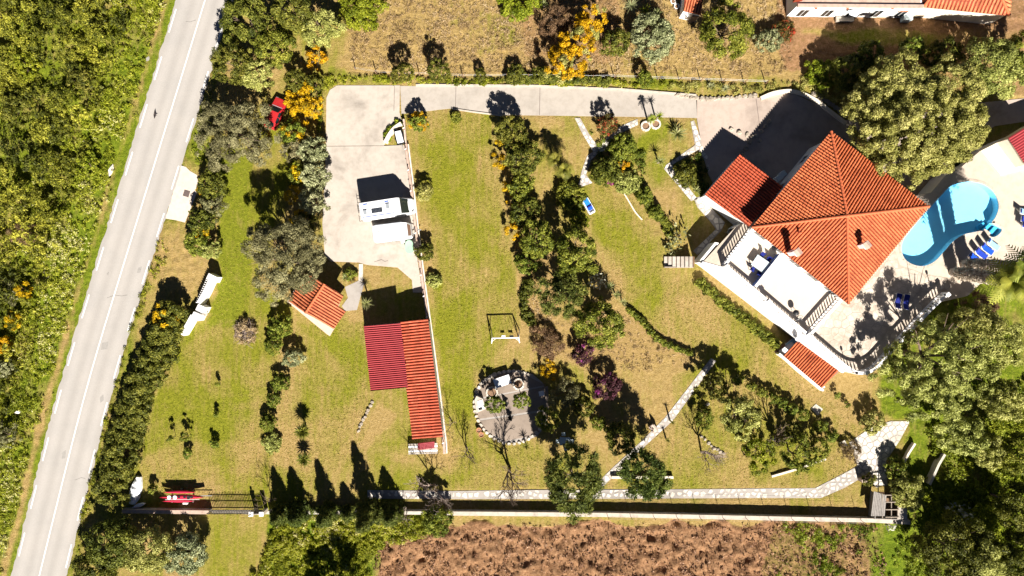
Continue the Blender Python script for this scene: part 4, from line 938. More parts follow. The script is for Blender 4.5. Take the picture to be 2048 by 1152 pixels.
hc = (h1 + h2 + h3 + h4) / 4; MB().prism([hc + (c - hc) * .97 for c in (h1, h2, h3, h4)], 0, 3.12).build('wall', 'cream', n2_)
n3_ = thing('tool_hut', 'tiny white hut with a ribbed orange tile roof at the top edge', 'hut', P(1378, 10))
t4 = [P(1367, 22, 2.5), P(1402, 30, 2.5), P(1412, -60, 2.9), P(1377, -70, 2.9)]
ro = MB().slope(t4, .1).build('roof', 'tile_pan', n3_); tile_rows(t4, t4[1] - t4[0], ro, 'tile_pale', .32, 1.2)
tc4 = sum(t4, Vector()) / 4; MB().prism([tc4 + (c - tc4) * .96 for c in t4], 0, 2.4).build('wall', 'wall_white', n3_)
a, b_ = t4[0], t4[1]; facade(Vector((a.x, a.y, 0)), Vector((b_.x, b_.y, 0)), 1, 1.2, 1.6, .3, 'window', n3_, at=[.28], off=-.02); q = a.lerp(b_, .75); MB().box((q.x, q.y - .03, .95), (.8, .1, 1.9), .0).build('door', 'sign', n3_)
for x, y, lb in ((1352, 15, 'round pale pot with dark earth beside the tiny hut'), (1345, 5, 'white pot at the top edge beside the tiny hut')):
    q = P(x, y); r = thing('flower_pot', lb, 'pot', q); MB().lathe(q, [(.22, 0), (.34, .4), (.36, .45), (.28, .45), (.27, .36)], 12).build('pot', 'white', r); MB().lathe(q + Vector((0, 0, .3)), [(.26, 0), (.2, .1)], 10).build('earth', 'wood', r)

# ------------------------------------------------------------------ vegetation
def unit(r, n):
    v = r.normal(size=(n, 3)); return v / np.linalg.norm(v, axis=1, keepdims=True)
def leaves(C, N, size, asp, r, tint, radial=0.0):  # size may differ per spray
    """one small diamond per leaf spray: C centres, N outward directions"""
    n = len(C); a = unit(r, n) * (1 - radial) + N * radial * 1.5
    a -= N * (a * N).sum(1, keepdims=True) * (1 - radial); a /= np.linalg.norm(a, axis=1, keepdims=True) + 1e-9
    b = np.cross(N, a); bl = np.linalg.norm(b, axis=1, keepdims=True); b = np.where(bl < .05, unit(r, n), b / (bl + 1e-9))
    s = (size * (.65 + .7 * r.random(n)))[:, None] * .5
    V = np.stack([C - a * s, C + b * s * asp, C + a * s, C - b * s * asp], 1).reshape(-1, 3)
    return V, np.arange(4 * n).reshape(n, 4), np.repeat(tint, 4)
def blob_leaves(B, leaf, asp, cover, r, out=None, radial=0.0, scat=.62, tv=.34, mn=6, core=5):
    """B rows: x y z rx ry rz tint; leaf sprays over each clump, on the side that faces outwards"""
    B = np.asarray(B, float); area = 4 * PI * ((B[:, 3] * B[:, 4] * B[:, 5]) ** (2 / 3))
    leaf *= 1.06; cnt = np.maximum(mn, (area * cover / (leaf * leaf * asp * .5) * .44)).astype(int); idx = np.repeat(np.arange(len(B)), cnt); n = len(idx)
    d = unit(r, n)
    lo = d[:, 2] < -.25; d[lo, 2] *= -1
    if out is not None:
        o = out[idx]; bad = (d * o).sum(1) < -.35; d[bad] *= -1
    rad = .62 + .42 * r.random(n) ** .7
    C = B[idx, :3] + d * B[idx, 3:6] * rad[:, None]
    N = d + unit(r, n) * scat; N /= np.linalg.norm(N, axis=1, keepdims=True)
    t = np.clip(B[idx, 6] + (r.random(n) - .5) * 2 * tv, 0, 1)
    V, F, T = leaves(C, N, leaf, asp, r, t, radial)
    if core:                                     # a few broad inner sprays close each clump against the light
        i2 = np.repeat(np.arange(len(B)), core); m2 = len(i2); C2 = B[i2, :3] + unit(r, m2) * B[i2, 3:6] * .35
        V2, F2, T2 = leaves(C2, unit(r, m2), B[i2, 3:6].mean(1) * 1.25, .8, r, np.clip(B[i2, 6], 0, 1))
        V = np.concatenate([V, V2]); F = np.concatenate([F, F2 + 4 * n]); T = np.concatenate([T, T2])
    return V, F, T
SEED = [100]
def crown_blobs(c, R, hz, r, rs=None, k=3.0, gaps=.07, low=-.3, rough=.22):
    rs = rs or min(.95, max(.26, R * .23)); n = max(5, int(k * (R / rs) ** 1.75))
    i = np.arange(n) + .5; z = low + (1 - low) * i / n; ph = i * 2.399963 + r.random() * 6; q = np.sqrt(np.maximum(0, 1 - z * z))
    d = np.stack([q * np.cos(ph), q * np.sin(ph), z], 1) + r.normal(size=(n, 3)) * .10
    lob = 1 + rough * (np.sin(ph * 1.0 + r.random() * 6) * .35 + np.sin(2.0 * np.arctan2(d[:, 1], d[:, 0]) + r.random() * 6) * .5 + np.sin(5 * np.arctan2(d[:, 1], d[:, 0]) + r.random() * 6) * .35)
    w = (lob * (.80 + .26 * r.random(n)))[:, None]
    p = np.array(c) + d * w * np.array([R - rs * .5, R - rs * .5, max(.15, hz - rs * .4)])
    keep = r.random(n) > gaps; s = rs * (.65 + .65 * r.random(n))
    B = np.stack([p[:, 0], p[:, 1], np.maximum(p[:, 2], .12), s, s, s * .78, np.clip(.5 + r.normal(size=n) * .17, .08, .92)], 1)[keep]
    return B, d[keep]
def trunk_mesh(base, c, R, hz, r, limbs=6, rad=None):
    m_ = MB(); base = Vector(base); c = Vector(c); rad = rad or max(.035, R * .055)
    fork = base.lerp(c, .55); m_.tube([base - Vector((0, 0, .15)), base.lerp(fork, .5) + Vector((R * .03, -R * .02, 0)), fork], [rad * 1.35, rad, rad * .8], 7)
    for k in range(limbs):
        a = 2 * PI * k / limbs + r.random(); e = c + Vector((math.cos(a) * R * .72, math.sin(a) * R * .72, hz * (-.1 + .6 * r.random())))
        mid = fork.lerp(e, .5) + Vector((0, 0, .12 * R)); m_.tube([fork, mid, e], [rad * .62, rad * .4, rad * .12], 5)
        for s_ in (-1, 1):
            e2 = e + Vector((math.cos(a + s_ * .9) * R * .25, math.sin(a + s_ * .9) * R * .25, hz * .15)); m_.tube([mid, e2], [rad * .26, rad * .06], 4)
    return m_
KIND = {  # material, spray size, slimness, cover, radial
 'dark': ('leaf_dark', .22, .55, 1.15, 0), 'green': ('leaf_green', .22, .55, 1.15, 0), 'olive': ('leaf_olive', .24, .42, 1.2, .25), 'pale': ('leaf_pale', .24, .5, 1.1, .15),
 'grey': ('leaf_grey', .22, .34, .85, .35), 'lime': ('leaf_lime', .22, .55, 1.15, 0), 'pine': ('leaf_pine', .34, .22, 1.0, .6), 'mimosa': ('leaf_mimosa', .22, .45, 1.0, .3),
 'plum': ('leaf_plum', .2, .5, .9, .1), 'red': ('leaf_red', .2, .5, .9, .1), 'brown': ('leaf_brown', .26, .16, .8, .5), 'scrub': ('leaf_scrub', .24, .4, 1.1, .3), 'weed': ('leaf_weed', .26, .3, .9, .5)}
def plant(kind, x, y, r_px, h, label, cat=None, name=None, group=None, blossom=0.0, bmat='leaf_mimosa', parts=None, flat=.75, rs=None, gaps=.07, bark='bark', rough=.22, cov_=1.0, zc=None, k=3.0):
    SEED[0] += 1; r = np.random.default_rng(SEED[0]); mat, lf, asp, cov, rad = KIND[kind]; cov *= cov_
    tree = h > 2.9; cat = cat or ('tree' if tree else 'shrub'); name = name or {'pine': 'pine_tree', 'mimosa': 'mimosa_' + cat}.get(kind, cat if cat != 'tree' else 'broadleaf_tree')
    zc = zc if zc is not None else (h * .62 if tree else h * .45); r_px *= .93 if not parts else 1; R = r_px / 16 * (H - zc) / H; hz = min(h - zc, R * flat * 1.2) if tree else h - zc
    c = P(x, y, zc); root = thing(name, label, cat, (c.x, c.y, 0), group); BL = []; OU = []
    for (sx_, sy_, sr, dz) in (parts or [(x, y, r_px, 0)]):
        cc = P(sx_, sy_, zc + dz); b_, o_ = crown_blobs(cc, sr / 16 * (H - zc) / H, hz * min(1, sr / r_px * 1.15), r, rs, k, gaps, -.3 if tree else -.1, rough); BL.append(b_); OU.append(o_)
    B = np.concatenate(BL); O = np.concatenate(OU)
    if R > 4: lf *= .95
    if R < 1.3: lf *= .8
    sel = np.zeros(len(B), bool)
    if blossom:
        q = vnoise(B[:, 0] + SEED[0], B[:, 1], max(.6, R * .5), 21, 2); sel = (q > np.quantile(q, 1 - blossom)) & (O[:, 2] > -.05)
    off = np.array([c.x, c.y, 0])
    for nm, q, mm in (('crown' if tree else 'foliage', ~sel, mat), ('blossom', sel, bmat)):
        if not q.any(): continue
        V, F, t_ = blob_leaves(B[q], lf, asp, cov, r, O[q], rad, core=2 if kind in ('brown', 'grey') else 6)
        link(nm, np_mesh(nm, V - off, F, t_), mm, root, (c.x, c.y, 0))
    trunk_mesh((c.x, c.y, 0), c, R * .9, hz * .8, r, 7 if tree else 4).build('trunk' if tree else 'stem', bark, root)
    return root
def hedge(kind, pts, w_px, h, label, sp=.55, tn=.5, blossom=0):
    SEED[0] += 1; r = np.random.default_rng(SEED[0]); mat, lf, asp, cov, rad = KIND[kind]
    pl = smooth_path(PL(pts, h * .6), 6); root = thing('hedge', label, 'hedge', (pl[0].x, pl[0].y, 0)); w = w_px / 16; B = []; st = MB()
    for a, b_ in zip(pl, pl[1:]):
        L = (b_ - a).length; n = max(1, int(L * w / sp / sp * 1.9))
        d_ = (b_ - a).normalized(); nn = Vector((-d_.y, d_.x, 0))
        for _ in range(n):
            u = r.random() * 2 - 1; q = a.lerp(b_, r.random()) + nn * u * w * .5 * (.85 + .3 * r.random()); s = sp * (.5 + .7 * r.random())
            z = h * (1 - .55 * abs(u) ** 2.5) * (.72 + .3 * r.random()) - s * .5; B.append((q.x, q.y, max(.2, z), s, s, s * .8, np.clip(tn + r.normal() * .17, .05, .95)))
        q = a; st.tube([(q.x, q.y, -.1), (q.x + .1, q.y, h * .6)], [.07, .03], 5)
    B = np.array(B); V, F, t_ = blob_leaves(B, lf, asp, cov, r, None, rad); off = np.array([pl[0].x, pl[0].y, 0])
    link('foliage', np_mesh('foliage', V - off, F, t_), mat, root, (pl[0].x, pl[0].y, 0)); st.build('stem', 'bark', root)
    return root
def cover_mass(name, label, poly, sp, s0, s1, zf, mat, lf, asp, cov, rad=.3, seed=5, tn=.45, dens=None, warp=20, cat=None, bush=0):
    """uncountable low growth: one object of many leaf clumps"""
    r = np.random.default_rng(seed); q = PL(poly); x0 = min(p.x for p in q); x1 = max(p.x for p in q); y0 = min(p.y for p in q); y1 = max(p.y for p in q)
    n = int((x1 - x0) * (y1 - y0) / sp / sp); X = r.uniform(x0, x1, n); Y = r.uniform(y0, y1, n)
    wx = X * 16 + 1024 + (vnoise(X, Y, 2.5, 31, 2) - .5) * warp; wy = 576 - Y * 16 + (vnoise(X, Y, 2.5, 32, 2) - .5) * warp
    k = inpoly(wx, wy, poly)
    for pl in HARD: k &= ~inpoly(X * 16 + 1024, 576 - Y * 16, pl)
    if dens is not None: k &= r.random(n) < dens(X, Y, wx, wy)
    X, Y = X[k], Y[k]; s = r.uniform(s0, s1, len(X)) * (.7 + .6 * vnoise(X, Y, 2.2, 33)); big = vnoise(X, Y, 5.0, 34, 2)
    z = zf * (.35 + vnoise(X, Y, 1.8, 35, 2)) * (.6 + .6 * r.random(len(X)))
    bt = 0
    if bush:                                     # the mass is made of many single bushes of different size and height
        m = int((x1 - x0) * (y1 - y0) / bush ** 2); bx = r.uniform(x0, x1, m); by = r.uniform(y0, y1, m); br = bush * r.uniform(.45, 1.15, m); bh = zf * r.uniform(.35, 1.25, m); bc = r.normal(size=m) * .16
        D = np.hypot(X[:, None] - bx, Y[:, None] - by) / br; j = D.argmin(1); dd = D[np.arange(len(X)), j]
        z = bh[j] * np.sqrt(np.maximum(0, 1 - dd ** 2)) * (.75 + .35 * r.random(len(X))) + .08; bt = bc[j]
        k = (dd < 1) | (r.random(len(X)) < .35); X, Y, z, s, big, bt = X[k], Y[k], z[k], s[k], big[k], bt[k]
    B = np.stack([X, Y, z, s, s, s * .8, np.clip(tn + bt + (big - .5) * .9 + r.normal(size=len(X)) * .13, .02, .98)], 1)
    V, F, t_ = blob_leaves(B, lf, asp, cov, r, None, rad, tv=.28, mn=3, core=0 if zf < .3 else 2)
    o = link(name, np_mesh(name, V, F, t_), mat); tag(o, label, cat or name.split('_')[0], kind='stuff'); return o
def blade_fan(c, n, L, w, r, droop=.5, up=.6, seg=4, spread=1.0):
    """rosette of long tapering leaves"""
    V = []; F = []; T = []
    for k in range(n):
        a = 2.399963 * k + r.random() * .5; el = (up + (1.25 - up) * (k / n)) * (.8 + .4 * r.random()) if spread else up
        d = np.array([math.cos(a) * math.cos(el), math.sin(a) * math.cos(el), math.sin(el)]); sd_ = np.array([-math.sin(a), math.cos(a), 0.]); l = L * (.75 + .4 * r.random()); t_ = r.random(); n0 = len(V)
        for j in range(seg + 1):
            u = j / seg; p = np.array(c) + d * l * u + np.array([0, 0, -1]) * droop * l * u * u * .8; ww = w * (.55 + 1.2 * u * (1 - u)) * (1 - u) ** .6 if j < seg else .004
            V += [p - sd_ * ww, p + sd_ * ww]; T += [min(1, t_ * .7 + u * .3)] * 2
        F += [(n0 + 2 * j, n0 + 2 * j + 1, n0 + 2 * j + 3, n0 + 2 * j + 2) for j in range(seg)]
    return np.array(V), np.array(F), np.array(T)
def rosette(x, y, r_px, label, mat='leaf_yucca', n=34, h=0.3, w=.07, droop=.35, name='yucca', cat='plant', heads=((0, 0, 0),), up=.25, stem='bark_pale'):
    SEED[0] += 1; r = np.random.default_rng(SEED[0]); c = P(x, y, h); L = r_px / 16; root = thing(name, label, cat, (c.x, c.y, 0)); st = MB()
    for (dx, dy, dz) in heads:
        q = (c.x + dx, c.y + dy, h + dz); V, F, T = blade_fan(q, n, L, w, r, droop, up)
        link('leaves', np_mesh('leaves', V - np.array([c.x, c.y, 0]), F, T), mat, root, (c.x, c.y, 0))
        st.tube([(c.x, c.y, -.1), (c.x + dx * .5, c.y + dy * .5, (h + dz) * .5), q], [.13, .1, .09], 6)
    st.build('stem', stem, root); return root
def palm(x, y, h, r_px, label, n=26, trunk=.3, lean=(0, 0), mat='leaf_yucca'):
    SEED[0] += 1; r = np.random.default_rng(SEED[0]); b0 = P(x, y, wl_z[0]); z0 = wl_z[0]; root = thing('palm_tree', label, 'palm tree', b0); top = b0 + Vector((lean[0], lean[1], h)); L = r_px / 16
    m_ = MB(); N = max(8, int(h * 3)); m_.tube([b0.lerp(top, k / N) for k in range(N + 1)], [trunk * (1.04 if k % 2 else .97) * (1.25 - .3 * k / N) for k in range(N + 1)], 9); m_.build('trunk', 'grey_stone', root)
    if h > 6:
        SK = [(*(b0.lerp(top, u)), trunk * 1.6, trunk * 1.6, .45, .5 + r.normal() * .2) for u in np.linspace(.10, .97, 34)]
        V, F, T = blob_leaves(SK, .34, .3, 1.6, r, None, .2); link('dead_fronds', np_mesh('dead_fronds', V - np.array(b0), F, T), 'leaf_husk', root, b0)
    V = []; F = []; T = []
    for k in range(n):
        a = 2.399963 * k; el = 1.15 - 1.5 * k / n + (r.random() - .5) * .2; d = np.array([math.cos(a) * math.cos(el), math.sin(a) * math.cos(el), math.sin(el)]); sd_ = np.array([-math.sin(a), math.cos(a), 0.]); l = L * (.8 + .3 * r.random()); tt = r.random()
        pts = [np.array(top) + d * l * u - np.array([0, 0, 1]) * l * .55 * u * u for u in np.linspace(0, 1, 13)]
        for j in range(1, 12):
            ax = (pts[j + 1] - pts[j]); ax /= np.linalg.norm(ax); wl_ = l * .30 * math.sin(PI * (j + 1) / 13.5)
            for s_ in (-1, 1):
                e = pts[j] + sd_ * s_ * wl_ * .85 + ax * wl_ * .6 - np.array([0, 0, .12 * wl_]); q = ax * .07 * l / 2; n0 = len(V)
                V += [pts[j] - q, pts[j] + q, e + q * .3, e - q * .3]; F.append((n0, n0 + 1, n0 + 2, n0 + 3)); T += [min(1, max(0, tt * .6 + .2 + r.random() * .3))] * 4
    link('fronds', np_mesh('fronds', np.array(V) - np.array(b0), F, T), mat, root, b0); return root
wl_z = [0.0]
def bare_tree(x, y, h, r_px, label, mat='bark_pale', depth=5, dirn=None, name='bare_tree', cat='tree', rad=.12):
    SEED[0] += 1; rg = random.Random(SEED[0]); c = P(x, y); root = thing(name, label, cat, c); R = r_px / 16; m_ = MB(); tw = MB()
    def grow(p, d, l, r_, k):
        q = p + d * l; (m_ if k < 2 else tw).tube([p, (p + q) / 2 + Vector((rg.uniform(-.06, .06), rg.uniform(-.06, .06), 0)) * l, q], [r_, r_ * .85, r_ * .65], 5 if k < 2 else 3, False)
        if k >= depth: return
        for _ in range(3 if k < depth - 1 else 2):
            nd = (d + Vector((rg.uniform(-1, 1), rg.uniform(-1, 1), rg.uniform(-.25, .6))) * .75).normalized(); grow(q, nd, l * rg.uniform(.6, .85), r_ * .62, k + 1)
    l0 = h * .36
    for k in range(2): grow(c - Vector((0, 0, .1)), Vector((rg.uniform(-.35, .35), rg.uniform(-.35, .35), 1)).normalized(), l0, rad, 0)
    m_.build('trunk', mat, root); tag(tw.build('twigs', mat, root), kind='stuff'); return root

# --- low growth that nobody could count
SCR = [(-70, -60), (335, -60), (310, 60), (262, 220), (205, 400), (150, 560), (95, 760), (45, 960), (0, 1100), (-20, 1200), (-70, 1200)]
def scr_d(X, Y, wx, wy):
    e = np.interp(576 - Y * 16, [p[1] for p in RL], [p[0] for p in RL]) - (X * 16 + 1024); return np.clip((e - 60) / 60, .0, 1)
cover_mass('scrub', 'dense olive coloured scrub covering the slope left of the road', SCR, .42, .18, .55, 1.9, 'leaf_scrub', .27, .34, .42, .3, 5, .52, lambda X, Y, a, b_: scr_d(X, Y, a, b_) * np.where(vnoise(X, Y, 3.2, 71, 2) < .30, .4, 1), 10, None, 2.1)
def ver_d(X, Y, wx, wy):
    e = np.interp(576 - Y * 16, [p[1] for p in RL], [p[0] for p in RL]) - (X * 16 + 1024); return np.where(e < 20, 0.02, np.clip((210 - e) / 90, 0, 1)) * np.where(e < 34, .5, 1)
cover_mass('weeds', 'bright green weeds on the verge between scrub and road', [(-70, -60), (400, -60), (15, 1200), (-70, 1200)], .42, .18, .42, .22, 'leaf_weed', .26, .3, .6, .15, 6, .58, ver_d, 4)
cover_mass('weeds', 'grass and weeds on the garden side of the road', [(470, -40), (500, -40), (415, 240), (420, 300), (410, 330), (370, 330), (396, 260), (440, 100)], .5, .15, .3, .15, 'leaf_weed', .24, .25, .7, .5, 7, .45, None, 8)
cover_mass('weeds', 'strip of weeds between the road and the dark hedge', [(318, 470), (340, 500), (290, 610), (250, 700), (235, 780), (215, 880), (180, 1010), (160, 1160), (138, 1160), (180, 960), (232, 760)], .5, .15, .32, .16, 'leaf_weed', .24, .25, .7, .5, 8, .42, None, 8)
cover_mass('weeds', 'lush flowering weeds in front of the ploughed field by the gate', [(560, 1026), (700, 1030), (905, 1028), (880, 1060), (790, 1085), (740, 1110), (735, 1200), (480, 1200), (530, 1100)], .38, .22, .5, .35, 'leaf_weed', .26, .32, .7, .1, 9, .62, None, 20)
cover_mass('weeds', 'green weeds growing through the ploughed field beside the hut', [(1560, 1045), (1800, 1046), (1880, 1060), (1880, 1200), (1500, 1200), (1600, 1100)], .5, .18, .42, .2, 'leaf_weed', .25, .32, .8, .4, 10, .45, lambda X, Y, wx, wy: np.where(vnoise(X, Y, 2.6, 50, 2) > .50, 1, .06) * np.where(wx > 1740, 1, .8), 20)
cover_mass('weeds', 'bright green undergrowth below the trees at the lower right', [(1850, 850), (1960, 840), (1990, 780), (2100, 760), (2100, 1200), (1880, 1200), (1870, 1060), (1830, 960), (1880, 940)], .45, .25, .55, .4, 'leaf_lime', .27, .42, .36, .2, 11, .5, None, 20)
cover_mass('weeds', 'green growth along the upper edge of the driveway', [(660, 152), (860, 155), (1100, 158), (1330, 168), (1330, 176), (1100, 171), (830, 167), (670, 168), (648, 185), (640, 300), (632, 300), (640, 175)], .36, .15, .36, .28, 'leaf_weed', .22, .4, .9, .2, 12, .38, None, 6)
cover_mass('weeds', 'mixed low plants on the bank above the forecourt', [(1330, 168), (1500, 172), (1640, 150), (1700, 160), (1690, 215), (1640, 195), (1580, 178), (1500, 188), (1340, 188)], .5, .15, .4, .2, 'leaf_olive', .22, .35, .8, .3, 13, .35, None, 10)
cover_mass('undergrowth', 'flowery ground plants between the stone paths near the driveway', [(1180, 262), (1250, 270), (1290, 300), (1290, 380), (1230, 370), (1190, 360), (1180, 320)], .42, .15, .4, .2, 'leaf_green', .22, .45, .95, .2, 15, .42, None, 16)
cover_mass('undergrowth', 'low plants in the shaded triangle beside the garage path', [(1350, 335), (1400, 305), (1418, 355), (1425, 400), (1400, 395)], .4, .15, .4, .2, 'leaf_green', .22, .45, .9, .2, 16, .35, None, 8)
cover_mass('dry_grass', 'dry straw coloured grass over the field at the top', [(690, -60), (1560, -60), (1590, 120), (1560, 150), (1250, 150), (900, 148), (700, 135)], .42, .16, .34, .06, 'leaf_straw', .30, .14, .26, .6, 17, .5, None, 20, 'grass')
cover_mass('dry_grass', 'dry stalks and litter on the bare garden slope by the shrubs', [(1050, 520), (1110, 640), (1240, 620), (1390, 720), (1300, 740), (1190, 750), (1100, 700), (1045, 640)], .55, .12, .28, .05, 'leaf_straw', .26, .14, .4, .6, 18, .4, None, 20, 'grass')
cover_mass('clods', 'loose clods and straw over the ploughed brown field', [(760, 1050), (1760, 1050), (1780, 1200), (740, 1200)], .5, .14, .32, .16, 'leaf_clod', .24, .5, .35, .1, 19, .45, None, 20, 'soil')

LAWNS = [('short grass of the left lawn', [(440, 300), (560, 240), (580, 300), (500, 560), (590, 650), (730, 640), (740, 780), (720, 930), (540, 1000), (260, 1010), (300, 850), (340, 700), (420, 640), (440, 540)]),
 ('short grass of the long lawn beside the parking', [(845, 225), (985, 235), (1003, 400), (1045, 650), (960, 740), (945, 880), (1080, 890), (1100, 975), (900, 975), (870, 600), (838, 300)]),
 ('dry grass of the curved lawn and the garden below the villa', [(1160, 375), (1235, 362), (1290, 440), (1330, 560), (1420, 560), (1560, 690), (1745, 830), (1700, 960), (1500, 975), (1220, 975), (1330, 850), (1430, 715), (1260, 640), (1220, 520), (1180, 440)])]
for k, (lb, pl) in enumerate(LAWNS): cover_mass('grass', lb, pl, .30, .06, .13, .006, 'leaf_lawn', .13, .3, .10, .1, 60 + k, .5, None, 12)
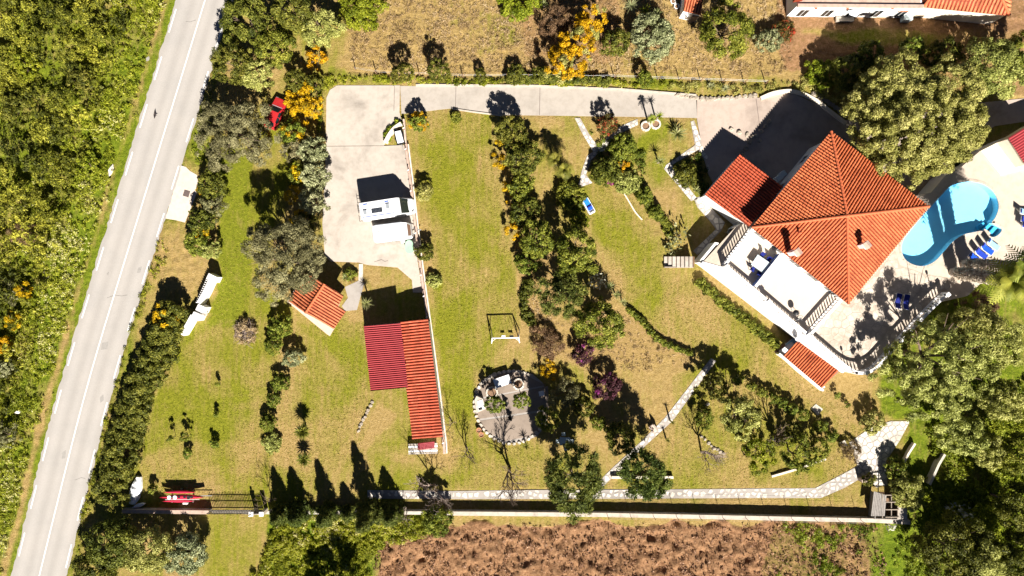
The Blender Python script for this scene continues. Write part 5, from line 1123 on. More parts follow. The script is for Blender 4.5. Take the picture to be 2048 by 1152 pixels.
# --- trees and shrubs (photo position of the crown, radius in photo pixels, height in metres, label)
for a in [
 ('dark', 497, 42, 50, 5.0, 'dark evergreen tree at the top edge closest to the road'),
 ('green', 552, 92, 40, 4.4, 'leafy green tree between the top evergreens and the red car'),
 ('dark', 585, 22, 42, 5.0, 'dark evergreen tree at the top edge next to the dome shaped tree'),
 ('dark', 468, 128, 42, 4.6, 'dark tree leaning over the road shoulder above the grey tree'),
 ('olive', 512, 150, 34, 3.6, 'olive brown tree just above the large grey roadside tree'),
 ('lime', 722, 18, 46, 2.4, 'bright green mound of bush at the top of the dry field'),
 ('lime', 1040, 2, 46, 1.8, 'yellow green bush on the top edge left of the yellow mimosa'),
 ('dark', 592, 162, 24, 2.6, 'small dark shrub above the yellow mimosa by the red car'),
 ('dark', 628, 168, 20, 2.2, 'small dark shrub at the upper left corner of the parking'),
 ('green', 585, 268, 26, 2.6, 'green shrub directly below the red car mimosa'),
 ('pale', 628, 300, 30, 2.8, 'light leaved shrub uppermost in the row beside the parking'),
 ('pale', 630, 350, 30, 2.8, 'light leaved shrub in the middle of the row beside the parking'),
 ('pale', 626, 405, 28, 2.8, 'light leaved shrub lowest in the row beside the parking'),
 ('grey', 590, 300, 26, 2.4, 'grey green shrub left of the uppermost light leaved shrub'),
 ('green', 598, 350, 24, 2.4, 'green shrub left of the middle light leaved shrub'),
 ('dark', 610, 450, 26, 2.6, 'dark shrub between the grey tree and the parking corner'),
 ('dark', 422, 372, 30, 2.7, 'dark shrub at the upper end of the pale layby'),
 ('grey', 425, 415, 26, 2.5, 'grey green shrub on the garden side of the pale layby'),
 ('dark', 405, 440, 28, 2.6, 'dark shrub at the lower end of the pale layby'),
 ('green', 395, 485, 28, 2.3, 'green shrub between the layby and the white front wall'),
 ('olive', 425, 500, 20, 2.0, 'olive shrub above the pillar of the white front wall'),
 ('dark', 225, 1090, 58, 3.6, 'large dark shrub below the entrance wall next to the road'),
 ('olive', 300, 1100, 50, 3.4, 'olive shrub below the middle of the entrance wall'),
 ('pale', 372, 1108, 46, 2.8, 'pale twiggy shrub below the entrance wall nearest the gate'),
 ('dark', 190, 1145, 46, 3.4, 'dark shrub at the bottom edge beside the road'),
 ('green', 562, 655, 24, 1.9, 'leafy shrub just below the small garden house'),
 ('green', 548, 690, 20, 1.6, 'narrow green shrub left of the pink flowering bed'),
 ('pale', 588, 715, 22, 1.7, 'mixed pinkish green shrub in the bed below the garden house'),
 ('green', 562, 765, 18, 1.5, 'small green shrub halfway down the lawn divide'),
 ('green', 548, 800, 16, 1.3, 'small shrub below the halfway shrub of the lawn divide'),
 ('green', 537, 845, 18, 1.4, 'small shrub near the foot of the lawn divide'),
 ('olive', 545, 885, 20, .9, 'low spreading shrub at the foot of the lawn divide'),
 ('green', 872, 1040, 32, 3.0, 'round bright green tree in front of the boundary wall below the shed'),
 ('dark', 1022, 262, 32, 3.0, 'dark tree at the driveway end of the shrub row beside the long lawn'),
 ('dark', 1045, 315, 36, 3.0, 'second dark tree of the shrub row beside the long lawn'),
 ('green', 1042, 375, 28, 2.6, 'green shrub in the middle of the row beside the long lawn'),
 ('dark', 1050, 425, 32, 2.8, 'dark shrub below the middle of the row beside the long lawn'),
 ('green', 1072, 480, 38, 3.8, 'green tree at the lower end of the row beside the long lawn'),
 ('green', 1055, 525, 26, 2.0, 'shrub hanging over the lower end of the long lawn edge'),
 ('green', 1140, 392, 30, 1.6, 'spreading green shrub beside the blue play car'),
 ('lime', 1158, 440, 20, 2.0, 'small bright shrub below the blue play car'),
 ('green', 1152, 503, 46, 4.8, 'bright green round tree beside the curved lawn'),
 ('pine', 1122, 590, 48, 4.6, 'fine leaved dark green tree below the bright round tree'),
 ('green', 1200, 645, 50, 4.6, 'dense green tree standing alone at the edge of the bare slope'),
 ('plum', 1166, 705, 26, 2.0, 'dark purple shrub on the bare slope'),
 ('plum', 1216, 772, 30, 2.2, 'purple flowering shrub at the end of the bare slope'),
 ('grey', 1128, 785, 30, 2.2, 'grey brown shrub right of the round patio'),
 ('brown', 1095, 690, 34, 1.4, 'brown dead looking bush on the bare slope left of the purple one'),
 ('dark', 1165, 812, 22, 1.8, 'dark shrub above the shaded white table'),
 ('green', 990, 808, 20, 3.0, 'small tree in the left round planter of the patio'),
 ('green', 1043, 800, 18, 3.0, 'small tree in the right round planter of the patio'),
 ('green', 1096, 838, 26, 3.2, 'green tree on the right rim of the round patio'),
 ('pine', 1148, 962, 66, 9.0, 'big green pine tree leaning over the boundary wall'),
 ('pine', 1292, 948, 50, 8.0, 'smaller pine tree over the long path right of the big pine'),
 ('dark', 1240, 875, 32, 2.6, 'dark round shrub beside the diagonal path'),
 ('green', 1197, 845, 16, 1.4, 'small green shrub left of the dark round shrub by the path'),
 ('dark', 1428, 775, 28, 3.2, 'dark tree at the upper end of the diagonal path'),
 ('olive', 1482, 828, 42, 4.4, 'grey green tree in the middle of the lower garden'),
 ('green', 1408, 835, 22, 2.0, 'shrub left of the grey green tree in the lower garden'),
 ('lime', 1520, 902, 38, 3.0, 'yellow green tree above the thin cream kerb'),
 ('green', 1592, 910, 38, 3.0, 'green tree above the right part of the cream kerb'),
 ('green', 1634, 898, 26, 2.4, 'green tree nearest the stone plaza'),
 ('dark', 1580, 858, 20, 2.2, 'dark tree beside the row of lawn edge bushes'),
 ('green', 1245, 298, 28, 1.6, 'flowery shrub in the angle of the two stone paths'),
 ('dark', 1208, 345, 30, 2.0, 'dark shrub right of the western stone path'),
 ('olive', 1252, 368, 26, 1.2, 'low olive shrub with flowers above the curved lawn'),
 ('green', 1290, 392, 18, 1.2, 'small green bush uppermost on the slope right of the curved lawn'),
 ('green', 1312, 425, 16, 1.2, 'small green bush lower on the slope right of the curved lawn'),
 ('red', 1213, 250, 22, 2.4, 'small tree with reddish tips between the two stone path arms'),
 ('dark', 1372, 350, 26, 1.5, 'dark shrub in the shaded triangle beside the garage'),
 ('dark', 1230, 88, 30, 2.8, 'dark green shrub between the mimosa and the pale bush'),
 ('pale', 1303, 78, 50, 2.8, 'large pale silver green bush in the dry field'),
 ('green', 1450, 62, 56, 5.2, 'tall dark green tree right of the tiny hut'),
 ('pale', 1537, 80, 26, 1.7, 'blue grey flowering bush right of the tall dark tree'),
 ('red', 1566, 62, 24, 1.2, 'bush with red flowers near the long white house'),
 ('brown', 1115, 45, 36, 2.6, 'bare brown bush left of the yellow mimosa at the top'),
 ('dark', 806, 146, 22, 3.3, 'dark bush at the field fence above the parking entrance'),
 ('dark', 876, 143, 23, 3.2, 'second dark bush along the field fence'),
 ('dark', 962, 150, 12, 1.6, 'small dark bush along the middle of the field fence'),
 ('dark', 1030, 148, 20, 1.6, 'dark bush along the field fence left of the mimosa'),
 ('dark', 1085, 150, 18, 1.6, 'dark bush along the field fence under the mimosa'),
 ('green', 1290, 158, 16, 2.2, 'upright green shrub between driveway and pale bush'),
 ('lime', 1640, 148, 32, 1.6, 'yellow green bush on the bank above the forecourt'),
 ('dark', 1700, 150, 42, 3.2, 'dark tree left behind the olive green giant'),
 ('green', 1735, 112, 30, 3.0, 'dark leafy tree above the olive green giant'),
 ('green', 1822, 100, 26, 3.4, 'bright tipped tree poking up above the olive green giant'),
 ('dark', 1882, 112, 36, 3.0, 'dark tree right of the bright tipped tree'),
 ('olive', 1985, 135, 62, 5.5, 'dark olive tree at the right edge above the drive'),
 ('green', 2045, 110, 50, 5.5, 'green tree cut by the right edge above the drive'),
 ('dark', 1915, 318, 26, 1.6, 'dark loose shrub between the olive green giant and the pool'),
 ('olive', 1950, 655, 48, 6.0, 'olive tree behind the large tree at the patio corner'),
 ('olive', 1992, 690, 48, 6.0, 'olive tree at the right edge below the palm fronds'),
 ('olive', 1920, 870, 46, 5.0, 'pale olive tree right of the stone plaza'),
 ('olive', 2000, 800, 42, 6.5, 'olive tree at the right edge right of the large patio tree'),
 ('green', 2035, 905, 42, 6.5, 'green tree at the right edge in the shaded grove'),
 ('olive', 1975, 905, 36, 5.0, 'slim olive tree in the middle of the shaded grove'),
 ('dark', 1905, 1098, 72, 5.0, 'broad dark tree at the bottom edge right of the field'),
 ('olive', 1965, 1120, 56, 5.0, 'broad olive tree at the bottom edge beside the dark one'),
 ('lime', 1962, 1040, 32, 2.4, 'round lime green bush in the shaded grove'),
 ('dark', 2034, 1010, 46, 6.0, 'dark tree at the right edge above the bottom corner'),
 ('dark', 2035, 1110, 50, 6.0, 'dark tree in the bottom right corner'),
 ('olive', 1815, 982, 36, 2.6, 'olive shrub hanging over the roof of the wooden hut'),
 ('green', 1790, 935, 24, 1.8, 'green shrub between the stone plaza and the narrow wall'),
 ('olive', 1742, 845, 26, 1.8, 'thin leaved shrub at the upper corner of the stone plaza'),
 ('dark', 1735, 960, 14, 1.4, 'small dark shrub between path bend and wooden hut'),
 ('brown', 1700, 900, 22, 1.0, 'brown thorny bush beside the plaza entrance block'),
 ('brown', 1960, 620, 40, 1.6, 'reddish brown bush on the slope below the palms'),
 ('dark', 850, 505, 20, 1.8, 'dark purple tinted shrub on the lawn wall below the caravan'),
 ('olive', 848, 385, 18, 1.8, 'olive shrub on the lawn wall beside the motorhome'),
 ('green', 838, 245, 20, 2.2, 'green shrub at the corner of lawn and driveway'),
 ('olive', 868, 560, 16, .8, 'sparse low shrub on the lawn side of the wall below the parking'),
 ('green', 700, 550, 14, .8, 'small red flowered bush below the parking slab'),
 ('green', 912, 236, 12, .8, 'tiny bush on the lawn beside the driveway kerb'),
]:
    kw = {}
    if 'mound' in a[5] or a[5].startswith('yellow green bush'): kw = dict(flat=.5, rough=.15)
    if 'red flowered' in a[5]: kw = dict(blossom=.2, bmat='leaf_red')
    if 'purple' in a[5] and a[0] == 'plum': kw = dict(blossom=.1, bmat='petal_magenta', gaps=.2)
    if a[5].startswith('green shrub directly') or a[5].startswith('green shrub left of the middle'): kw = dict(blossom=.25)
    if 'corner of lawn and driveway' in a[5]: kw = dict(blossom=.35)
    if a[0] == 'pine' and a[4] > 7: kw = dict(gaps=.05, rs=.7, rough=.28, k=5)
    if 1350 < a[1] < 1660 and a[2] > 750 and a[4] > 1.9: kw = dict(gaps=.18, rough=.3, k=3.4)
    if a[0] == 'brown' or a[0] == 'grey': kw = dict(gaps=.22, rough=.35)
    a = list(a); a[4] *= 1.22 if 2.9 < a[4] < 7 else (1.12 if a[4] >= 1 and a[4] <= 2.9 else 1)
    kw.setdefault('k', 4.2); kw.setdefault('cov_', .78); kw.setdefault('rough', .14); kw.setdefault('gaps', .03)
    plant(*a, **kw)
plant('olive', 642, 58, 40, 4.2, 'smooth dome shaped olive green tree at the edge of the dry field', rough=.12, k=4)
plant('grey', 468, 262, 78, 4.6, 'large grey green tree between the road and the red car', gaps=.14, rough=.3, rs=.62, parts=[(468, 262, 66, 0), (430, 240, 34, .2), (492, 238, 34, .2), (450, 305, 36, -.2), (515, 305, 24, -.8)])
plant('grey', 568, 520, 80, 8.2, 'large grey tree overhanging the small garden house', gaps=.16, rough=.3, rs=.66, parts=[(568, 510, 62, 0), (530, 490, 40, .2), (600, 480, 38, .2), (545, 570, 38, -.3), (605, 545, 40, -.2), (620, 500, 28, 0)])
plant('olive', 1832, 240, 135, 9.0, 'giant olive green tree between the villa and the upper drive', rough=.2, rs=.62, gaps=.03, k=5, cov_=.72, parts=[(1835, 262, 108, 0), (1770, 215, 66, 0), (1805, 160, 50, .3), (1890, 190, 66, .2), (1905, 255, 60, -.2), (1765, 280, 50, -.6), (1850, 310, 36, -1.2)])
plant('olive', 1872, 715, 112, 10.2, 'large light green tree at the lower corner of the patio', rough=.25, rs=.6, gaps=.3, k=4.0, cov_=.72, parts=[(1860, 720, 82, 0), (1930, 695, 58, -2.5), (1800, 760, 50, -.6), (1880, 790, 56, -.4), (1955, 750, 46, -2)])
plant('olive', 1150, 115, 44, 4.8, 'big bright yellow mimosa above the driveway', name='mimosa_tree', blossom=.82, rough=.35, gaps=.12, rs=.42, parts=[(1140, 130, 38, 0), (1165, 80, 34, .2), (1125, 110, 28, 0), (1180, 45, 30, .2)], bark='bark')
plant('mimosa', 606, 205, 30, 2.6, 'yellow mimosa beside the red car', rough=.35, gaps=.25, rs=.36, parts=[(600, 215, 24, 0), (622, 215, 22, 0), (612, 180, 16, .3), (588, 200, 16, 0)])
for x, y, rr, h, lb in ((632, 118, 24, 1.6, 'low yellow flowering bush at the corner of the dry field'), (588, 388, 20, 2.2, 'yellow flowering shrub beside the lawn shadow of the grey tree'), (597, 432, 18, 2.0, 'yellow flowering shrub between grey tree and parking'),
   (402, 378, 11, 1.8, 'small yellow mimosa spray hanging over the layby'), (402, 462, 18, 2.4, 'yellow mimosa spray below the layby'), (329, 636, 26, 3.2, 'dark yellow flowering bush at the top of the roadside hedge'),
   (998, 288, 11, 2.0, 'yellow mimosa spray nearest the driveway along the long lawn'), (998, 325, 16, 2.0, 'second yellow mimosa spray along the long lawn'), (1020, 375, 17, 1.9, 'third yellow mimosa spray along the long lawn'), (1027, 405, 15, 1.9, 'fourth yellow mimosa spray along the long lawn'), (1026, 458, 20, 2.2, 'lowest and largest yellow mimosa spray along the long lawn'),
   (1243, 332, 15, 1.7, 'yellow flowering bush above the curved lawn'), (1098, 742, 20, 1.4, 'yellow brown bush on the upper right of the round patio'), (828, 243, 13, 2.0, 'yellow mimosa spray at the lawn wall end'), (50, 580, 18, 1.9, 'yellow flowering bush in the scrub left of the road'), (25, 640, 20, 1.8, 'yellow flowering bush at the left edge, the upper one'), (8, 690, 18, 1.8, 'yellow flowering bush at the left edge, the lower one')):
    plant('mimosa', x, y, rr, h, lb, cat='shrub', rough=.35, gaps=.3, rs=.32, k=2.2)
for a in (('brown', 55, 468, 26, 1.7, 'brown dried bush in the scrub halfway down the left side'), ('grey', 22, 588, 24, 1.8, 'grey bush beside the yellow ones at the left edge'), ('pale', 12, 735, 20, 1.6, 'whitish bush at the left edge below the yellow ones'), ('lime', 180, 332, 26, 1.5, 'lime green bush near the verge rock left of the road'), ('lime', 55, 130, 30, 1.8, 'yellow green bush in the upper left scrub'), ('dark', 30, 215, 34, 2.2, 'darkest bush of the scrub at the upper left edge'), ('dark', 165, 160, 26, 2.0, 'dark bush in the upper scrub nearest the verge'), ('grey', 15, 870, 24, 1.7, 'grey twiggy bush at the lower left edge')): plant(*a, gaps=.2, rough=.35)
plant('green', 1222, 362, 9, .7, 'little bush with magenta flowers at the lawn edge', blossom=.7, bmat='petal_magenta')
hedge('dark', [(350, 610), (325, 670), (300, 730), (272, 790), (250, 860), (232, 930), (215, 1000)], 62, 2.9, 'long dark hedge between the road and the left lawn')
hedge('dark', [(1010, 158), (1080, 156), (1160, 160), (1220, 162)], 16, 1.0, 'low hedge along the driveway under the mimosa', .4)
hedge('green', [(1398, 560), (1430, 592), (1470, 624), (1510, 654), (1555, 692)], 17, .9, 'green hedge at the foot of the white terrace wall', .38)
hedge('green', [(1272, 372), (1300, 408), (1325, 440), (1345, 470)], 16, .8, 'broken low hedge on the slope beside the curved lawn', .38, .42)
hedge('green', [(1255, 616), (1288, 646), (1320, 681), (1360, 698), (1384, 708)], 9, .7, 'low plants along the lower edge of the curved lawn', .3)
hedge('lime', [(772, 280), (782, 262), (800, 244)], 12, .45, 'grassy planted wedge behind the curved parking wall', .3)
hedge('dark', [(1060, 560), (1050, 610), (1062, 650)], 18, .8, 'low brown green bushes along the right side of the long lawn', .4, .4)
ORD = ['first', 'second', 'third', 'fourth', 'fifth', 'sixth', 'seventh', 'eighth', 'ninth', 'tenth', 'eleventh', 'twelfth']
for k, (x, y, rr) in enumerate(((1475, 757, 12), (1500, 772, 11), (1522, 784, 12), (1545, 797, 13), (1563, 806, 12), (1583, 818, 14), (1604, 830, 15), (1640, 852, 14), (1662, 872, 14))):
    plant('green', x, y, rr, 1.5, f'{ORD[k]} bush from the diagonal path in the row edging the curved lawn', group='bushes edging the curved lawn', flat=1)
for k, (x, y, rr, h) in enumerate(((374, 872, 11, 2.0), (376, 905, 11, 1.1), (430, 887, 9, 1.2), (433, 828, 5, 1.0), (437, 768, 4, 1.2), (307, 978, 10, 1.3), (345, 875, 5, 2.0), (1672, 790, 7, 1.1), (1694, 808, 7, 1.1), (1412, 585, 6, .4))):
    lb = ('tallest young leafy sapling on the left lawn', 'round little bush below the tallest lawn sapling', 'round little bush alone on the left lawn', 'small sapling above the lone round lawn bush', 'tiny sapling nearest the brush pile on the left lawn', 'oval little bush next to the white tarp', 'thin bent sapling left of the tallest lawn sapling', 'small bush on the bare earth below the lean-to', 'small bush on bare earth right of the lean-to', 'tiny dark bush on the curved lawn below the steps')[k]
    plant('green' if k != 9 else 'dark', x, y, rr, h, lb, cat='sapling' if h > .9 and rr < 12 else 'bush', name='sapling' if h > .9 else 'bush')
# young conifers along the low wall; their shadows lie across the lawn
def conifer(x, y, h, r_m, label, kind='pine'):
    SEED[0] += 1; r = np.random.default_rng(SEED[0]); b0 = P(x, y); root = thing('conifer', label, 'tree', b0, 'young conifers along the low wall'); B = []; O = []
    n = int(26 * h); mat, lf, asp, cov, rad = KIND[kind]
    for k in range(n):
        u = (k + .5) / n; a = 2.399963 * k; rr = r_m * (1 - u) ** .8 * (.4 + .95 * r.random() ** 1.6) + .05; s = .2 + .18 * (1 - u)
        B.append((b0.x + math.cos(a) * rr, b0.y + math.sin(a) * rr, .3 + u * (h - .4), s, s, s * 1.2, .5 + r.normal() * .15)); O.append((math.cos(a), math.sin(a), .3))
    V, F, t_ = blob_leaves(B, lf * .85, asp, cov, r, np.array(O), rad); link('crown', np_mesh('crown', V - np.array(b0), F, np.clip(t_, 0, 1)), mat, root, b0)
    MB().tube([b0 - Vector((0, 0, .1)), b0 + Vector((0, 0, h * .9))], [.1, .02], 6).build('trunk', 'bark', root)
for x, h, w, lb in ((568, 4.4, 1.0, 'first conifer from the gate along the low wall'), (604, 4.4, 1.3, 'second conifer from the gate along the low wall'), (660, 5.2, 1.2, 'third conifer from the gate along the low wall'), (700, 2.8, 1.0, 'short conifer in the middle of the row along the low wall'), (742, 7.0, 1.5, 'tallest conifer of the row along the low wall'), (788, 4.4, 1.3, 'last conifer of the row, where the stone path begins')):
    conifer(x, 1021, h, w, lb)
plant('green', 668, 1262, 60, 7.5, 'tree just below the bottom edge that shades the lush weeds')
# rosette plants, cacti, palms
for x, y, rr, lb, mt, n, h, w in ((1354, 268, 24, 'big pale agave beside the driveway end', 'leaf_yucca', 46, .5, .11), (1318, 232, 13, 'spiky yucca at the driveway edge next to the stone ring', 'leaf_lime', 36, 1.9, .05), (1320, 322, 15, 'spiky yucca left of the stone garden path', 'leaf_yucca', 40, 1.2, .05), (1392, 380, 14, 'spiky plant in the corner by the garage', 'leaf_yucca', 36, .7, .05),
   (1218, 572, 14, 'spiky yucca next to the white cactus', 'leaf_yucca', 36, .8, .05), (1232, 590, 13, 'second spiky yucca right of the white cactus', 'leaf_yucca', 36, .8, .05), (1246, 604, 12, 'third spiky yucca at the lawn edge', 'leaf_yucca', 36, .7, .05),
   (606, 862, 20, 'dark spiky dracaena on the small lawn', 'leaf_dark', 170, 1.5, .11), (608, 918, 18, 'second dark spiky plant below the dracaena', 'leaf_dark', 140, .9, .10), (733, 607, 16, 'spiky palm at the shadow edge of the shed', 'leaf_yucca', 50, 2.0, .04), (690, 555, 12, 'spiky plant beside the stepping path below the parking', 'leaf_yucca', 30, .6, .05),
   (1290, 22, 16, 'spiky green yucca at the top edge', 'leaf_lime', 40, 1.6, .05), (1312, 30, 16, 'spiky yucca at the top edge, right of another', 'leaf_yucca', 40, 1.8, .05), (1088, 8, 12, 'spiky plant at the top edge left of the bare brown bush', 'leaf_yucca', 36, .9, .05), (1262, 12, 22, 'long leaved grey plant at the top edge right of the mimosa', 'leaf_pale', 44, .8, .05),
   (1052, 892, 14, 'dark spiky plant at the lower rim of the round patio', 'leaf_dark', 30, .9, .05), (1345, 845, 9, 'small yucca right of the diagonal path', 'leaf_dark', 24, 1.5, .04), (1335, 880, 8, 'small yucca on the lawn below the diagonal path', 'leaf_dark', 24, 1.0, .04), (1420, 172, 12, 'agave on the bank above the forecourt, the left one', 'leaf_pale', 28, .4, .06), (1450, 178, 12, 'agave on the bank above the forecourt, the right one', 'leaf_pale', 28, .4, .06)):
    rosette(x, y, rr, lb, mt, n, h, w, name='agave' if 'agave' in lb else 'yucca')
def cactus(x, y, r_px, label, mat='leaf_white', n=70, h=1.6):
    SEED[0] += 1; r = np.random.default_rng(SEED[0]); c = P(x, y, h * .5); root = thing('prickly_pear', label, 'cactus', (c.x, c.y, 0)); R = r_px / 16; V = []; F = []; T = []
    for k in range(n):
        a = r.random() * 6.28; q = R * math.sqrt(r.random()); p = np.array([c.x + math.cos(a) * q, c.y + math.sin(a) * q, .3 + h * r.random() * (1.1 - .5 * q / R)]); d = unit(r, 1)[0]; d[2] = abs(d[2]) + .4; d /= np.linalg.norm(d); s_ = np.cross(d, unit(r, 1)[0]); s_ /= np.linalg.norm(s_); L = .42 * (.7 + .6 * r.random()); n0 = len(V); tt = r.random()
        for u, w in ((0, .04), (.25, .10), (.6, .12), (.9, .08), (1, .03)): V += [p + d * L * u - s_ * w, p + d * L * u + s_ * w]; T += [tt, tt]
        F += [(n0 + 2 * j, n0 + 2 * j + 1, n0 + 2 * j + 3, n0 + 2 * j + 2) for j in range(4)]
    tag(link('pads', np_mesh('pads', np.array(V) - np.array([c.x, c.y, 0]), F, T), mat, root, (c.x, c.y, 0)), kind='stuff')
    MB().tube([(c.x, c.y, -.1), (c.x + .1, c.y, h * .6)], [.14, .08], 6).build('stem', 'bark_pale', root)
cactus(1195, 562, 18, 'whitish cactus glowing against the tree shadow'); cactus(1358, 470, 20, 'pale prickly pear left of the villa steps', 'leaf_pale'); cactus(1918, 1035, 30, 'large pale prickly pear below the wooden hut', 'leaf_white', 110, 2.2); cactus(1342, 498, 14, 'small pale prickly pear above the timber steps', 'leaf_pale', 40, 1.0); cactus(1780, 1052, 10, 'pale prickly pear in the weeds below the wooden hut', 'leaf_white', 24, .8)
wl_z[0] = 3.0
palm(1906, 544, 9.0, 46, 'tall palm with shaggy trunk at the edge of the pool terrace, the lower one', 30, .48, (.6, -1.2), 'leaf_green'); palm(1928, 528, 9.4, 46, 'tall palm with shaggy trunk at the edge of the pool terrace, the upper one', 30, .48, (1.0, -.8), 'leaf_green')
wl_z[0] = 0.0
palm(1112, 330, 2.6, 22, 'dark palm on the slope between long lawn and stone path', 24, .12, (-.3, .2), 'leaf_dark'); palm(1128, 352, 3.2, 22, 'second dark palm on the slope nearer the stone path', 24, .12, (-.2, .3), 'leaf_dark'); palm(1296, 246, 2.4, 12, 'slim palm casting its shadow on the driveway', 18, .1, (0, 0), 'leaf_green')
bare_tree(1020, 935, 5.5, 50, 'tall bare tree casting branch shadows over the round patio', 'bark', 5, rad=.16); bare_tree(868, 968, 4.6, 34, 'bare pinkish tree below the shed', 'bark_pale', 5, rad=.1); bare_tree(935, 900, 4.0, 30, 'bare tree on the lawn beside the shed end', 'bark', 4, rad=.09)
bare_tree(1402, 905, 4.4, 40, 'bare grey tree on the lawn below the diagonal path', 'bark_pale', 5, rad=.12); bare_tree(906, 845, 3.2, 20, 'slender bare tree beside the shed wall', 'bark', 4, rad=.05); bare_tree(1545, 870, 4.5, 30, 'leafless tree among the lower garden trees', 'bark', 4, rad=.12); bare_tree(815, 1030, 2.6, 24, 'bare twiggy shrub in the weeds by the low wall', 'bark_pale', 4, name='bare_shrub', cat='shrub', rad=.05); bare_tree(545, 1000, 3.6, 20, 'thin bare tree beside the narrow gate', 'bark', 4, rad=.05)
# heap of cut branches
q = P(493, 662); bp_ = thing('brush_pile', 'round heap of cut dry branches on the left lawn', 'brush pile', q); rg = random.Random(8); m_ = MB()
for k in range(170):
    a = rg.random() * 6.28; d_ = Vector((math.cos(a), math.sin(a), rg.uniform(-.1, .5))).normalized(); c = q + Vector((rg.gauss(0, .5), rg.gauss(0, .5), rg.uniform(.1, .8))); l = rg.uniform(.4, 1.1); m_.tube([c - d_ * l, c + d_ * l], [.03, .01], 4, False)
m_.build('branches', 'bark_pale', bp_); r = np.random.default_rng(3); bb, oo = crown_blobs((q.x, q.y, .3), 1.5, .8, r, .35)
V, F, t_ = blob_leaves(bb, .26, .2, .5, r, oo, .4); link('dry_leaves', np_mesh('dry_leaves', V - np.array(q), F, t_), 'leaf_straw', bp_, q)

# ------------------------------------------------------------------ vehicles
class Fr:
    """a thing's own axes: x forward, y left, z up"""
    def __init__(s, x, y, rz, z=0.0): s.o = P(x, y, z); s.o.z = z; s.R = Matrix.Rotation(rz, 3, 'Z'); s.rz = rz
    def __call__(s, a, b_, c): return s.o + s.R @ Vector((a, b_, c))
def loft(fr, secs):
    """closed skin through cross-sections: x, [(y, z), ...] each with the same count"""
    m_ = MB(); n = len(secs[0][1]); vs = [fr(x, y, z) for x, ring in secs for y, z in ring]; fs = []
    for i in range(len(secs) - 1):
        for k in range(n): fs.append((i * n + k, i * n + (k + 1) % n, (i + 1) * n + (k + 1) % n, (i + 1) * n + k))
    return m_.add(vs, fs + [tuple(range(n))[::-1], tuple(range((len(secs) - 1) * n, len(secs) * n))])
def wheel(fr, x, y, r, w, parent, hub='steel'):
    s_ = fr.R @ Vector((0, 1, 0)); c = fr(x, y, r)
    t_ = MB().tube([c - s_ * w / 2, c - s_ * w * .35, c + s_ * w * .35, c + s_ * w / 2], [r * .9, r, r, r * .9], 16).build('wheel', 'tyre', parent)
    MB().tube([c - s_ * (w / 2 + .01), c + s_ * (w / 2 + .01)], r * .58, 12).build('rim', hub, t_)
def quad3(fr, pts, th=.02): return MB().slope([fr(*p) for p in pts], th)
def body_ring(wb, wm, zm, wr, zt, zb=.35): return [(-wb, zb), (-wm, zm * .75), (-wm * .985, zm), (-wr, zt), (-wr * .6, zt + .015), (wr * .6, zt + .015), (wr, zt), (wm * .985, zm), (wm, zm * .75), (wb, zb)]
# motorhome
f_ = Fr(776, 419, .15, 0); f_.o = P(776, 418, 1.4); f_.o.z = .05
mh = thing('motorhome', 'white motorhome with solar panel parked against the low wall', 'motorhome', f_.o)
loft(f_, [(-3.2, body_ring(.95, 1.0, 1.3, .9, 2.68, .45)), (-3.1, body_ring(1.02, 1.07, 1.4, 1.0, 2.8, .4)), (1.45, body_ring(1.02, 1.07, 1.4, 1.0, 2.82, .4)), (1.75, body_ring(1.02, 1.06, 1.35, .96, 2.66, .4)), (2.62, body_ring(1.0, 1.04, 1.2, .88, 1.42, .4)), (3.05, body_ring(.92, .96, 1.0, .80, 1.15, .4)), (3.25, body_ring(.75, .8, .8, .66, .85, .42))]).build('body', 'van_white', mh)
quad3(f_, [(1.76, -.92, 2.69), (1.76, .92, 2.69), (2.58, .84, 1.49), (2.58, -.84, 1.49)], .012).build('windscreen', 'glass_dark', mh)
for s_ in (-1, 1): MB().add([f_(1.0, s_ * 1.06, 2.15), f_(1.75, s_ * 1.04, 2.15), f_(2.3, s_ * 1.055, 1.5), f_(1.0, s_ * 1.085, 1.5)], [(0, 1, 2, 3)]).build('side_window', 'glass_dark', mh)
for x in (-2.2, -.6): MB().box(f_(x, -1.075, 1.85), (.9, .04, .5), f_.rz).build('side_window', 'glass_dark', mh)
quad3(f_, [(-1.75, .05, 2.90), (-.45, .05, 2.90), (-.45, -.45, 2.90), (-1.75, -.45, 2.90)], .03).build('solar_panel', 'solar', mh)
for k in range(1, 8): MB().box(f_(-1.75 + k * .1625, -.2, 2.905), (.012, .5, .006), f_.rz).build('panel_line', 'steel', mh)
for a, b_, w, l in ((-2.55, -.2, .5, .42), (.25, .12, .62, .42)):
    fr_ = MB().box(f_(a, b_, 2.87), (l + .1, w + .1, .09), f_.rz).build('roof_hatch', 'white', mh); MB().box(f_(a, b_, 2.93), (l, w, .05), f_.rz).build('hatch_lid', 'hatch', fr_)
quad3(f_, [(.9, .35, 2.86), (1.35, .25, 2.86), (1.35, -.25, 2.86), (.9, -.25, 2.86)], .02).build('skylight', 'table_blue', mh)
MB().box(f_(-1.0, -.78, 2.85), (3.9, .05, .02), f_.rz).build('stripe', 'blue_line', mh); MB().box(f_(.2, .72, 2.85), (.5, .12, .02), f_.rz).build('stripe', 'blue_line', mh); MB().box(f_(-2.4, .75, 2.85), (.5, .1, .02), f_.rz).build('stripe', 'blue_line', mh)
MB().tube([f_(-2.9, -1.14, 2.55), f_(.9, -1.14, 2.55)], .07, 8).build('awning_case', 'white', mh)
